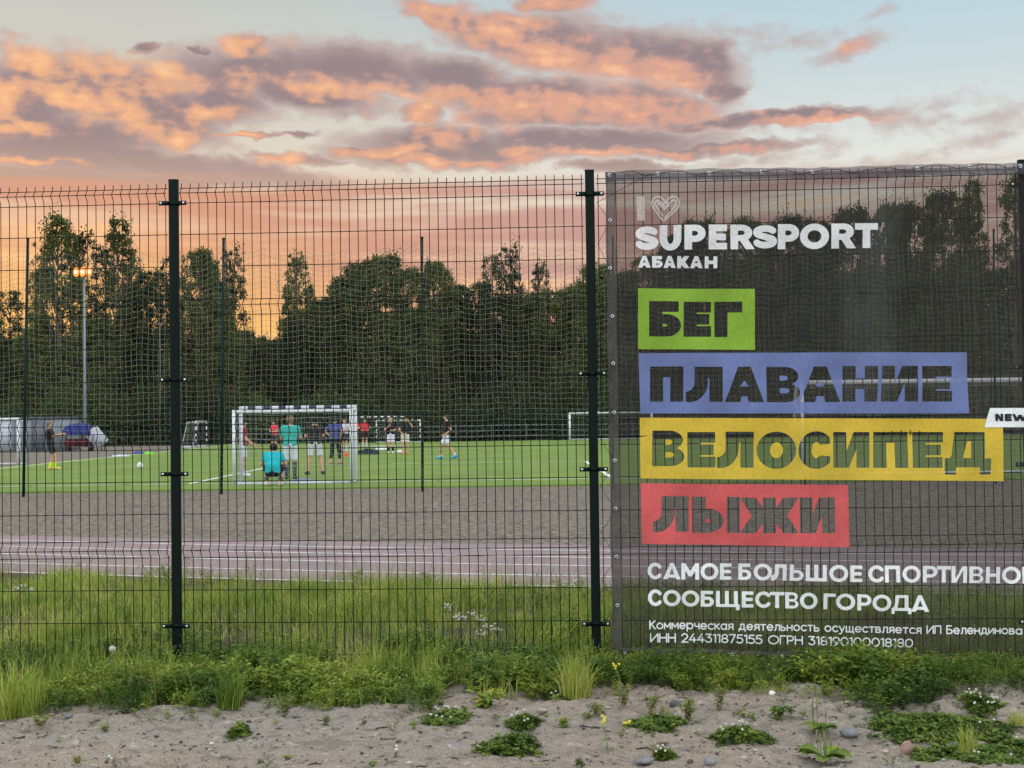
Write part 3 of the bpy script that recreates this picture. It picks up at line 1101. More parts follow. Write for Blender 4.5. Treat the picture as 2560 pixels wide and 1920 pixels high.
block('yellow_block', C_YELL, [(z1(87), A2(54)), (z1(2091), A2(60)), (z1(2093), A2(404)), (z1(92), A2(390))],
      [ltr('В', 156, 334, 125, 322, A2), ltr('Е', 350, 504, 133, 328, A2), ltr('Л', 512, 716, 131, 330, A2), ltr('О', 732, 950, 133, 334, A2),
       ltr('С', 962, 1140, 131, 334, A2), ltr('И', 1156, 1358, 133, 330, A2), ltr('П', 1380, 1572, 133, 331, A2), ltr('Е', 1598, 1764, 133, 331, A2),
       ltr('Д', 1775, 2024, 133, 368, A2)], 33, 27)
block('red_block', C_RED, [(z1(92), A2(416)), (z1(1240), A2(426)), (z1(1247), A2(770)), (z1(98), A2(750))],
      [ltr('Л', 160, 358, 488, 684, A2), ltr('Ы', 378, 640, 490, 690, A2), ltr('Ж', 640, 966, 495, 692, A2), ltr('И', 972, 1168, 495, 692, A2)], 33, 27)

# large white words
B1 = lambda v: 1480 + v / 2.048
Y1 = lambda v: 400 + v / 2.048
sh = Sheet(1580, 540, 2210, 690, 1.1)
for c, x0, x1 in (('S', 230, 332), ('U', 346, 456), ('P', 472, 580), ('E', 596, 690), ('R', 708, 828), ('S', 832, 940), ('P', 952, 1062), ('O', 1066, 1214), ('R', 1226, 1348), ('T', 1346, 1464)):
    dy = -(x0 - 230) / 1230 * 14
    dy2 = -(x1 - 230) / 1230 * 14
    sh.letter(c, B1(x0), B1(x1), Y1(337 + dy), Y1(464 + dy), Y1(337 + dy2), Y1(464 + dy2), stem=19, bar=16.5)
for c, x0, x1 in (('А', 236, 300), ('Б', 308, 362), ('А', 366, 428), ('К', 436, 498), ('А', 500, 566), ('Н', 576, 640)):
    dy = (x0 - 236) / 400 * 6
    sh.letter(c, B1(x0), B1(x1), Y1(490 + dy), Y1(551 + dy), stem=9.5, bar=8.5)
on_banner(sh.build('white_title', C_TITLE, banner, .004))

# faint bar and woven heart above the title
sh = Sheet(1585, 485, 1705, 560, 1.0)
H = lambda x, y: (1580 + x / 6.9125, 460 + y / 6.9125)
sh.poly([H(75, 215), H(215, 215), H(225, 630), H(90, 630)])
def hp(pts):
    return [H(*p) for p in pts]
outer = [(530, 640), (440, 520), (365, 420), (340, 340), (365, 260), (430, 225), (500, 240), (560, 300), (640, 390)]
outer2 = [(560, 640), (690, 520), (790, 420), (815, 330), (785, 255), (715, 222), (650, 245), (590, 310), (505, 400)]
inner = [(530, 560), (450, 450), (400, 370), (400, 320), (435, 295), (480, 315), (560, 400)]
inner2 = [(560, 600), (680, 470), (750, 380), (755, 310), (715, 285), (670, 315), (560, 440)]
core = [(445, 350), (470, 350), (560, 450)]
for q in (outer, outer2, inner, inner2, core):
    sh.stroke(hp(q), 2.0)
on_banner(sh.build('white_emblem', C_FAINT, banner, .004))

# two bold lines
D1 = lambda v: 1580 + v / 2.257
E1 = lambda v: 1380 + v / 2.257
sh = Sheet(1612, 1395, 2640, 1550, 1.1)
def line(letters, t0, b0, t1, b1, x0, x1):
    for c, a, b in letters:
        k0, k1 = (a - x0) / (x1 - x0), (b - x0) / (x1 - x0)
        f = lambda p, q, k: E1(p + (q - p) * k)
        ext = (b0 - t0) * .17 if c in 'ДЩ' else 0
        sh.letter(c, D1(a), D1(b), f(t0, t1, k0), f(b0 + ext, b1 + ext, k0), f(t0, t1, k1), f(b0 + ext, b1 + ext, k1), stem=9.6, bar=8.4)
line([('С', 88, 165), ('А', 176, 274), ('М', 278, 378), ('О', 386, 488), ('Е', 497, 562), ('Б', 602, 674), ('О', 688, 790), ('Л', 786, 872), ('Ь', 890, 968), ('Ш', 980, 1096),
      ('О', 1110, 1216), ('Е', 1228, 1296), ('С', 1330, 1416), ('П', 1424, 1510), ('О', 1524, 1628), ('Р', 1642, 1726), ('Т', 1722, 1802), ('И', 1806, 1892), ('В', 1904, 1982),
      ('Н', 1996, 2076), ('О', 2088, 2196), ('Е', 2206, 2276)], 60, 152, 86, 180, 88, 2276)
line([('С', 90, 166), ('О', 176, 274), ('О', 280, 380), ('Б', 388, 462), ('Щ', 474, 608), ('Е', 620, 686), ('С', 696, 782), ('Т', 780, 862), ('В', 866, 940), ('О', 948, 1046),
      ('Г', 1080, 1148), ('О', 1150, 1256), ('Р', 1268, 1346), ('О', 1352, 1458), ('Д', 1460, 1572), ('А', 1572, 1674)], 212, 302, 244, 336, 90, 1674)
on_banner(sh.build('white_slogan', C_WHITE, banner, .004))

# two thin lines of small print, drawn with strokes
def circ(cx, cy, rx, ry, a0=0, a1=360, n=17):
    return arc(cx, cy, rx, ry, a0, a1, n)
def thin(c):
    """(advance width, strokes) with cap top 0, x height top .3, baseline 1"""
    o = circ(.31, .65, .31, .35)
    T = {
        'К': (.58, [[(0, 0), (0, 1)], [(.55, 0), (0, .56)], [(.16, .44), (.58, 1)]]), 'о': (.62, [o]),
        'м': (.64, [[(0, 1), (0, .3), (.32, .8), (.64, .3), (.64, 1)]]), 'е': (.6, [[(0, .65), (.6, .65)], circ(.3, .65, .3, .35, 0, -318)]),
        'р': (.62, [[(0, .3), (0, 1.3)], o]), 'ч': (.48, [[(0, .3), (0, .5), (.06, .64), (.2, .69), (.48, .66)], [(.48, .3), (.48, 1)]]),
        'с': (.52, [circ(.31, .65, .31, .35, -48, -312)]), 'к': (.48, [[(0, .3), (0, 1)], [(.46, .3), (0, .68)], [(.14, .58), (.48, 1)]]),
        'а': (.58, [circ(.29, .65, .29, .35), [(.58, .3), (.58, 1)]]),
        'я': (.5, [[(.5, 1), (.5, .3), (.22, .3), (.06, .38), (.03, .5), (.1, .62), (.22, .68), (.5, .68)], [(.24, .68), (0, 1)]]),
        'д': (.66, [[(.08, .95), (.16, .75), (.18, .3), (.54, .3), (.54, .95)], [(0, 1.18), (0, .95), (.66, .95), (.66, 1.18)]]),
        'т': (.5, [[(0, .3), (.5, .3)], [(.25, .3), (.25, 1)]]), 'л': (.52, [[(0, 1), (.1, .94), (.15, .7), (.16, .3), (.52, .3), (.52, 1)]]),
        'ь': (.46, [[(0, .3), (0, 1), (.28, 1), (.42, .93), (.46, .8), (.42, .67), (.28, .6), (0, .6)]]),
        'н': (.52, [[(0, .3), (0, 1)], [(.52, .3), (.52, 1)], [(0, .64), (.52, .64)]]), 'и': (.54, [[(0, .3), (0, 1), (.54, .3), (.54, 1)]]),
        'у': (.54, [[(0, .3), (.28, .96)], [(.54, .3), (.22, 1.15), (.12, 1.27), (0, 1.27)]]),
        'щ': (.8, [[(0, .3), (0, 1), (.8, 1), (.8, 1.2)], [(.35, .3), (.35, 1)], [(.7, .3), (.7, 1)]]),
        'в': (.5, [[(0, .3), (0, 1), (.3, 1), (.46, .93), (.5, .82), (.44, .68), (.3, .63), (0, .63)], [(0, .3), (.28, .3), (.42, .37), (.44, .47), (.38, .58), (.28, .63)]]),
        'И': (.68, [[(0, 0), (0, 1), (.68, 0), (.68, 1)]]), 'П': (.64, [[(0, 1), (0, 0), (.64, 0), (.64, 1)]]),
        'Б': (.58, [[(.52, 0), (0, 0), (0, 1), (.32, 1), (.5, .92), (.58, .72), (.5, .53), (.32, .45), (0, .45)]]),
        'Н': (.64, [[(0, 0), (0, 1)], [(.64, 0), (.64, 1)], [(0, .48), (.64, .48)]]), 'О': (.92, [circ(.46, .5, .46, .5, n=25)]),
        'Г': (.5, [[(0, 1), (0, 0), (.5, 0)]]), 'Р': (.56, [[(0, 1), (0, 0), (.32, 0), (.5, .1), (.56, .28), (.5, .48), (.32, .57), (0, .57)]]),
        '0': (.66, [circ(.33, .5, .33, .5)]), '1': (.22, [[(0, .1), (.2, 0), (.2, 1)]]), '2': (.52, [arc(.26, .28, .26, .28, -170, 10, 10) + [(.44, .5), (0, 1), (.54, 1)]]),
        '3': (.52, [[(0, 0), (.48, 0), (.2, .38)] + arc(.24, .69, .28, .31, -80, 150, 12)]), '4': (.6, [[(.4, 0), (0, .72), (.6, .72)], [(.44, .42), (.44, 1)]]),
        '5': (.52, [[(.48, 0), (.08, 0), (.03, .42)] + arc(.22, .68, .3, .32, -100, 140, 12)]), '7': (.52, [[(0, 0), (.52, 0), (.16, 1)]]),
        '8': (.56, [circ(.28, .25, .24, .25), circ(.28, .74, .28, .26)]), '9': (.56, [circ(.28, .32, .28, .32), [(.56, .32), (.5, .62), (.2, 1)]]),
        '6': (.56, [circ(.28, .68, .28, .32), [(0, .68), (.08, .38), (.36, 0)]]), ' ': (.28, [])}
    return T[c]
def small_line(sh, text, x0, x1, t0, b0, t1, b1, r, gap=.2):
    adv = [thin(c)[0] + gap for c in text]
    tot = sum(adv) - gap
    x = 0
    for c, a in zip(text, adv):
        for st in thin(c)[1]:
            pts = []
            for px, py in st:
                k = (x + px) / tot
                X = x0 + k * (x1 - x0)
                pts.append((X, (t0 + (t1 - t0) * k) * (1 - py) + (b0 + (b1 - b0) * k) * py))
            sh.stroke(pts, r)
        x += a
sh = Sheet(1618, 1540, 2570, 1625, .85)
small_line(sh, 'Коммерческая деятельность осуществляется ИП Белендинова', D1(100), D1(2202), E1(386), E1(430), E1(424), E1(466), 1.6)
on_banner(sh.build('small_print', C_WHITE, banner, .004))
sh = Sheet(1618, 1570, 2300, 1630, .85)
small_line(sh, 'ИНН 244311875155 ОГРН 318190100018180', D1(104), D1(1580), E1(458), E1(504), E1(490), E1(534), 1.6, .17)
on_banner(sh.build('small_print', C_WHITE, banner, .004))

# NEW tag
sh = Sheet(2440, 1005, 2700, 1080, 1.2)
Q = lambda x, y: (2240 + x / 6.9125, 880 + y / 6.9125)
sh.poly([Q(1620, 968), (2690, 1020), (2690, 1068), Q(1512, 1300)])
tag_letters = [('N', 1706, 1842), ('E', 1868, 1986), ('W', 1996, 2250)]
on_banner(sh.build('white_tag', C_WHITE, banner, .008))
sh = Sheet(2475, 1025, 2580, 1060, .9)
for c, a, b in tag_letters:
    sh.letter(c, Q(a, 0)[0], Q(b, 0)[0], Q(0, 1068)[1], Q(0, 1192)[1], stem=6.6, bar=5.4)
on_banner(sh.build('tag_lettering', C_INK, banner, .012))

# hems: doubled, crumpled cloth
def hem(path_a, path_b, mat, n=120, m=7, crumple=.006, seed=0, off=.010):
    """strip between two pixel polylines"""
    t = np.linspace(0, 1, n)
    a = np.stack([np.interp(t, np.linspace(0, 1, len(path_a)), [p[q] for p in path_a]) for q in (0, 1)], -1)
    b = np.stack([np.interp(t, np.linspace(0, 1, len(path_b)), [p[q] for p in path_b]) for q in (0, 1)], -1)
    rows = []
    for q in np.linspace(0, 1, m):
        p = a * (1 - q) + b * q
        bulge = math.sin(math.pi * q) * .006
        w = vnoise(p[:, 0], p[:, 1], .045, seed) * 2 * crumple + vnoise(p[:, 0], p[:, 1], .12, seed + 1) * crumple
        rows.append(cloth(p[:, 0], p[:, 1], np.full(n, off) + w + bulge))
    V = np.stack(rows)
    i = np.arange(m - 1)[:, None] * n
    j = np.arange(n - 1)[None]
    F = np.stack([i + j, i + n + j, i + n + j + 1, i + j + 1], -1).reshape(-1, 4)
    return on_banner(link('hem', mesh('hem', V.reshape(-1, 3), F, mat, True), banner))
wob = lambda a, s: [(x + 1.6 * math.sin(i * 1.3 + s), y + 1.4 * math.sin(i * 2.1 + s)) for i, (x, y) in enumerate(a)]
lin_pts = lambda p, q, n: [(p[0] + (q[0] - p[0]) * i / (n - 1), p[1] + (q[1] - p[1]) * i / (n - 1)) for i in range(n)]
hem(wob(lin_pts((1513, 430), (1521, 1000), 12) + lin_pts((1522, 1050), (1531, 1622), 12), .3), wob(lin_pts((1537, 430), (1546, 1000), 12) + lin_pts((1548, 1050), (1557, 1626), 12), 1.1), HEM, 160, 7, .006, 31)
hem(wob(lin_pts((1512, 429), (XR, 404), 40), .2), wob(lin_pts((1512, 455), (XR, 433), 40), 2), HEM_TOP, 220, 8, .010, 35, .014)
hem(wob(lin_pts((1550, 1616), (XR, 1655), 40), .7), wob(lin_pts((1550, 1632), (XR, 1673), 40), 1.7), HEM, 220, 7, .007, 39, .016)
EYE = pmat('zinc_eyelet', (.62, .62, .62), rough=.3, metal=.9, var=.1)
eyelets = [(1525, y) for y in (551, 671)] + [(1531, 791), (1533, 909), (1535, 1031), (1537, 1151), (1539, 1271), (1541, 1391), (1543, 1511)]
top_eye = [(1524, 438), (1644, 437), (1772, 436), (1902, 432), (2031, 430), (2160, 428), (2290, 424), (2420, 419), (2548, 417)]
bot_eye = [(1561, 1627), (1690, 1630), (1830, 1636), (1955, 1640), (2090, 1645), (2220, 1646), (2330, 1648), (2460, 1652)]
for q in eyelets + top_eye + bot_eye:
    c = cloth([q[0]], [q[1]], .022)[0]
    mb = MB()
    a = np.linspace(0, 2 * math.pi, 13)
    mb.tube([c + .0085 * (math.cos(t) * FT + math.sin(t) * np.array([0, 0, 1])) for t in a], .0032, 6, False)
    on_banner(mb.obj('eyelet', EYE, banner, True))

# lacing: thin cord from the eyelets round the first upright of the panel
CORD = pmat('black_cord', (.02, .02, .022), rough=.7)
pts = [fp(1492, 505, BEND + .02)]
zs = [505, 610, 740, 850, 985, 1095, 1215, 1330, 1450, 1560]
pts = [cloth([1640], [428], .02)[0], cloth([1560], [470], .024)[0], fp(1492, 506, .016)]
for e, y in zip(eyelets, zs[1:]):
    pts.append(cloth([e[0]], [e[1]], .026)[0])
    pts.append(fp(1493 + (y - 500) * .011, y, .016))
mb = MB()
for p, q in zip(pts[:-1], pts[1:]):
    m_ = (p + q) / 2 + np.array([0, 0, -.004])
    mb.tube([p, m_, q], .0016, 5)
tag(mb.obj('lacing_cord', CORD), 'thin cord zigzagging between the banner eyelets and the wire upright by the post', 'cord')
mb = MB()
for p, q in zip(top_eye[:-1], top_eye[1:]):
    a, b = cloth([p[0]], [p[1]], .028)[0], cloth([q[0]], [q[1]], .028)[0]
    pk = cloth([(p[0] * .5 + q[0] * .5)], [p[1] - 7], .02)[0]
    k_ = cloth([(p[0] * .25 + q[0] * .75)], [q[1] + 5], .028)[0]
    mb.tube([a, a * .5 + pk * .5 + np.array([0, 0, .006]), pk, k_, b], .0022, 5)
tag(mb.obj('top_cord', CORD), 'black cord looped along the crumpled upper hem of the banner', 'cord')

# ------------------------------------------------------------------ ball-stop net and its posts
NET_Y = 33.3
NETPOST = pmat('green_pole', (.004, .020, .018), rough=.5, var=.15, spec=.1)
net_x = []
for xb, yb, xt, yt, lab in ((58, 1242, 69.5, 598, 'tall slim dark green pole of the ball net beside the dark-clad keeper'), (553, 1234, 559, 598, 'tall slim dark green pole of the ball net just beside the small goal'),
                            (1056, 1227, 1055, 595, 'tall slim dark green pole of the ball net between the goal and the walking player'),
                            (1532, 1222, 1532, 592, 'tall slim pole of the ball net hidden behind the edge of the banner'),
                            (2012, 1214, 2012, 588, 'slim pole showing faintly through the banner above the blue block'),
                            (2489, 1208, 2484, 576, 'slim pole showing faintly through the far side of the banner')):
    b = gp(xb, yb)
    d = ray(xt, yt)
    tp = ORG + d * (b[1] / d[1])
    net_x.append(b[0])
    r = .034 if xb < 1500 else .026
    t = empty('net_post', (b[0], b[1], 0))
    lean = tp[0] - b[0]
    mb = MB()
    mb.tube([(0, 0, -.3), (lean * .5, 0, tp[2] / 2), (lean, 0, tp[2])], [r, r, r * .95], 10)
    mb.obj('pole', NETPOST, t, True)
    mb = MB()
    mb.tube([(lean, 0, tp[2]), (lean, 0, tp[2] + .03)], [r * 1.2, r * 1.1], 10)
    mb.obj('pole_cap', NETPOST, t)
    tag(t, lab, 'pole', 'poles of the ball net')
NETM = pmat('weathered_net_cord', lin(128, 136, 128), rough=.9, var=.15, scale=.5, spec=.1)
x_l, x_r = net_x[0] - 4.75, net_x[-1] + 4.75
posts_x = [x_l] + net_x + [x_r]
def net_top(X):
    X = np.asarray(X, float)
    z = np.full(X.shape, 5.86)
    for a, b in zip(posts_x[:-1], posts_x[1:]):
        q = (X - a) / (b - a)
        m = (q >= 0) & (q <= 1)
        s = 4 * q * (1 - q)
        sc = np.abs(np.sin(q * math.pi * 5 + .4 * np.sin(a * 3)))
        z = np.where(m, 5.88 - .10 * s - .14 * sc * np.minimum(1, s * 3), z)
    return z
def net_pt(X, q):
    """q 0 top .. 1 bottom"""
    zt = net_top(X)
    zb = .12
    z0 = 5.8 + (zb - 5.8) * q
    z = z0 + (zt - 5.8) * (1 - q) ** 2 + .022 * np.sin(X * 1.7 + z0 * .9) + .006 * np.sin(X * 5.3 - z0 * 2)
    x = X + .018 * np.sin(z0 * 1.5 + X * .8) + .006 * np.sin(z0 * 4.1 + X)
    y = NET_Y + .05 + .10 * np.sin(X * .9 + z0 * .6) * np.sin(q * math.pi) + .03 * np.sin(X * 3 + z0 * 2)
    return np.stack([x, y, z], -1)
mb = MB()
cell = .128
Xv = np.arange(x_l, x_r, cell)
q = np.linspace(0, 1, 34)
mb.wires(net_pt(Xv[:, None] + 0 * q, q + 0 * Xv[:, None]), ring(.0034, 3, (1, 0, 0), (0, 1, 0)))
qh = np.linspace(0, 1, 45)
Xh = np.linspace(x_l, x_r, 330)
mb.wires(net_pt(Xh + 0 * qh[:, None], qh[:, None] + 0 * Xh), ring(.0034, 3, (0, 1, 0), (0, 0, 1)))
tag(mb.obj('ball_net', NETM), 'sagging square-meshed ball net hung between the tall slim poles behind the goal', 'net')

# ------------------------------------------------------------------ goals
GWHITE = pmat('white_goal_paint', lin(214, 216, 220), rough=.5, var=.08)
GBLUE = pmat('navy_stripe', lin(40, 44, 84), rough=.5)
GBLACK = pmat('black_stripe', lin(34, 34, 38), rough=.5)
GNET = pmat('goal_net_cord', lin(150, 154, 150), rough=.9, spec=.1)
def goal(loc, rz, w, h, depth, label, tube=.08, stripe=None, stripe_posts=True, top_depth=None, back_frame=False, cell=.14, group=None):
    """mouth in the local x direction, depth towards local -y"""
    t = empty('football_goal', loc, rz)
    td = depth * .6 if top_depth is None else top_depth
    for sx in (-1, 1):
        mb = MB()
        mb.box((sx * w / 2 - tube / 2, -tube / 2, 0), (sx * w / 2 + tube / 2, tube / 2, h))
        p = mb.obj('post', GWHITE, t)
        if stripe and stripe_posts:
            n = int(h / .4)
            for i in range(n):
                z = .12 + i * .4
                s = MB()
                s.box((sx * w / 2 - tube / 2 - .003, -tube / 2 - .003, z), (sx * w / 2 + tube / 2 + .003, tube / 2 + .003, z + .2))
                s.obj('stripe', stripe, p)
    mb = MB()
    mb.box((-w / 2 - tube / 2, -tube / 2, h), (w / 2 + tube / 2, tube / 2, h + tube))
    cb = mb.obj('crossbar', GWHITE, t)
    if stripe:
        n = int(w / .4)
        for i in range(n):
            x = -w / 2 + .2 + i * (w - .2) / n
            s = MB()
            s.box((x, -tube / 2 - .003, h - .003), (x + .2, tube / 2 + .003, h + tube + .003))
            s.obj('stripe', stripe, cb)
    mb = MB()
    r = tube * .35
    for sx in (-1, 1):
        x = sx * (w / 2)
        if back_frame:
            mb.box((x - tube / 2, -depth - tube / 2, 0), (x + tube / 2, -depth + tube / 2, h - .02))
            mb.bar((x, -tube / 2, h - .04), (x, -depth, h - .06), tube * .6, tube * .6)
        else:
            mb.tube([(x, -tube / 2, h), (x, -td, h - .03), (x, -depth, .03)], r, 6)
        mb.bar((x, -tube / 2, .03), (x, -depth, .03), .05, .05)
    mb.bar((-w / 2, -depth, .03), (w / 2, -depth, .03), .06, .06)
    if back_frame:
        mb.box((-w / 2, -depth - tube * .4, h - .1), (w / 2, -depth + tube * .4, h - .03))
    mb.obj('back_frame', GWHITE, t)
    n = MB()
    xs = np.arange(-w / 2, w / 2 + .01, cell)
    bd = depth if back_frame else td
    path = [(0, h), (-bd, h - .05), (-depth, .05)] if not back_frame else [(0, h), (-depth, h - .06), (-depth, .05)]
    def at(q):
        L = [0]
        for a, b in zip(path[:-1], path[1:]):
            L.append(L[-1] + math.hypot(b[0] - a[0], b[1] - a[1]))
        q = np.asarray(q) * L[-1]
        return np.interp(q, L, [p[0] for p in path]), np.interp(q, L, [p[1] for p in path])
    q = np.linspace(0, 1, 12)
    yy, zz = at(q)
    sag = -.05 * np.sin(q * math.pi * 2) 
    P = np.stack([xs[:, None] + 0 * q + .03 * np.sin(9 * q + xs[:, None] * 3), yy + 0 * xs[:, None] + .04 * np.sin(xs[:, None] * 4 + q * 6), zz + sag + 0 * xs[:, None]], -1)
    n.wires(P, ring(.004, 3, (1, 0, 0), (0, 1, .6)))
    nq = int((bd + h) / cell)
    qs = np.linspace(0, 1, nq)
    yy, zz = at(qs)
    X = np.linspace(-w / 2, w / 2, 14)
    P = np.stack([X + 0 * qs[:, None], yy[:, None] + .04 * np.sin(X * 4 + qs[:, None] * 6), zz[:, None] + .03 * np.sin(X * 3) - .05 * np.sin(qs[:, None] * math.pi * 2)], -1)
    n.wires(P, ring(.004, 3, (0, 1, 0), (0, 0, 1)))
    for sx in (-1, 1):
        zs = np.arange(.1, h, cell)
        yb = -np.interp(zs, [0, h], [depth, bd])
        n.wires(np.stack([np.stack([0 * zs + sx * w / 2, 0 * zs - .05, zs], -1), np.stack([0 * zs + sx * w / 2, yb, zs], -1)], 1), ring(.004, 3, (1, 0, 0), (0, 0, 1)))
        ys = np.arange(-.1, -depth, -cell)
        n.wires(np.stack([np.stack([0 * ys + sx * w / 2, ys, 0 * ys + .03], -1), np.stack([0 * ys + sx * w / 2, ys, np.interp(-ys, [bd * .98, depth + 1e-3], [h, .05])], -1)], 1), ring(.004, 3, (1, 0, 0), (0, 1, 0)))
    n.obj('netting', GNET, t)
    return tag(t, label, 'goal', group)
gA = 'goals on the pitch'
xl, xr = (584 - 1280) / FPX * 37.2, (877 - 1280) / FPX * 37.2
goal(((xl + xr) / 2, 38.15, Z0), 0, xr - xl, 2.0, .95, 'small white goal with navy striped crossbar, nearest the fence, players standing inside it', .085, GBLUE, False, back_frame=True, group=gA)
goal((-21.75, 57.4, Z0), R(180), 3.0, 1.82, .9, 'white goal at the grey shed, beside the dark-clad keeper', .11, None, cell=.18, group=gA)
goal((-20.05, 90.2, Z0), R(-90), 3.1, 1.62, .9, 'little goal with black banded posts seen from its side along the touchline', .07, GBLACK, cell=.2, group=gA)
goal(((1007 + 884 - 2560) / 2 / FPX * 83, 83.2, Z0), R(180), 2.95, 1.75, .9, 'small goal with banded crossbar behind the two red-shirted players', .07, GBLACK, cell=.2, group=gA)
goal((-7.85, 96.2, Z0), R(180), 3.0, 1.5, .9, 'farthest small banded goal, its post showing beside the slim net pole', .07, GBLACK, cell=.2, group=gA)
goal(((1423 + 1628 - 2560) / 2 / FPX * 97.5, 97.5, Z0), R(180), (1628 - 1423) / FPX * 97.5, 1.82, 1.3, 'wide white goal at the far end beside the thick post and banner edge', .12, None, cell=.22, group=gA)
bx = (2008 - 1280) / FPX * 36.4
goal((bx + 3.66, 36.5, Z0), R(180), 7.32, 2.44, 1.7, 'full-size white goal showing through the banner behind the blue block', .11, None, cell=.16, top_depth=.8, group=gA)

# ------------------------------------------------------------------ people
def snet(f, org, h):
    s = f < 0
    nx, ny, nz = f.shape
    c = [(0, 0, 0), (1, 0, 0), (0, 1, 0), (1, 1, 0), (0, 0, 1), (1, 0, 1), (0, 1, 1), (1, 1, 1)]
    sl = lambda a, o: a[o[0]:nx - 1 + o[0], o[1]:ny - 1 + o[1], o[2]:nz - 1 + o[2]]
    cs = [sl(s, o) for o in c]
    alls = np.all(cs, 0)
    anys = np.any(cs, 0)
    mask = anys & ~alls
    cnt = np.zeros(mask.shape)
    pos = np.zeros(mask.shape + (3,))
    for a in range(8):
        for b in range(a + 1, 8):
            if sum(abs(c[a][i] - c[b][i]) for i in range(3)) == 1:
                cr = (cs[a] != cs[b]) & mask
                fa, fb = sl(f, c[a])[cr], sl(f, c[b])[cr]
                t = fa / (fa - fb)
                pos[cr] += np.array(c[a]) + t[:, None] * (np.array(c[b]) - np.array(c[a]))
                cnt[cr] += 1
    idx = np.full(mask.shape, -1)
    ii = np.argwhere(mask)
    idx[mask] = np.arange(len(ii))
    V = org + h * (ii + pos[mask] / cnt[mask][:, None])
    Fs = []
    for ax in range(3):
        e = [0, 0, 0]; e[ax] = 1
        b, cc = (ax + 1) % 3, (ax + 2) % 3
        s0 = s[:nx - e[0], :ny - e[1], :nz - e[2]]
        s1 = s[e[0]:, e[1]:, e[2]:]
        p = np.argwhere(s0 != s1)
        p = p[(p[:, b] > 0) & (p[:, cc] > 0) & (p[:, b] < f.shape[b] - 1) & (p[:, cc] < f.shape[cc] - 1)]
        eb = np.zeros(3, int); eb[b] = 1
        ec = np.zeros(3, int); ec[cc] = 1
        g = lambda q: idx[q[:, 0], q[:, 1], q[:, 2]]
        q = np.stack([g(p), g(p - eb), g(p - eb - ec), g(p - ec)], -1)
        ins = s0[p[:, 0], p[:, 1], p[:, 2]]
        q[~ins] = q[~ins][:, ::-1]
        Fs.append(q)
    F = np.concatenate(Fs)
    return V, F[(F >= 0).all(1)][:, ::-1]

def cone(P, a, b, ra, rb, cut=False):
    a, b = np.asarray(a, float), np.asarray(b, float)
    d = b - a
    L = np.linalg.norm(d) + 1e-9
    t = ((P - a) @ d) / (L * L)
    tc = np.clip(t, 0, 1)
    r = ra + (rb - ra) * tc
    q = np.linalg.norm(P - a - tc[..., None] * d, axis=-1) - r
    return np.maximum(q, (t - 1) * L) if cut else q

def smin(a, b, k=.035):
    h = np.clip(.5 + .5 * (b - a) / k, 0, 1)
    return b * (1 - h) + a * h - k * h * (1 - h)

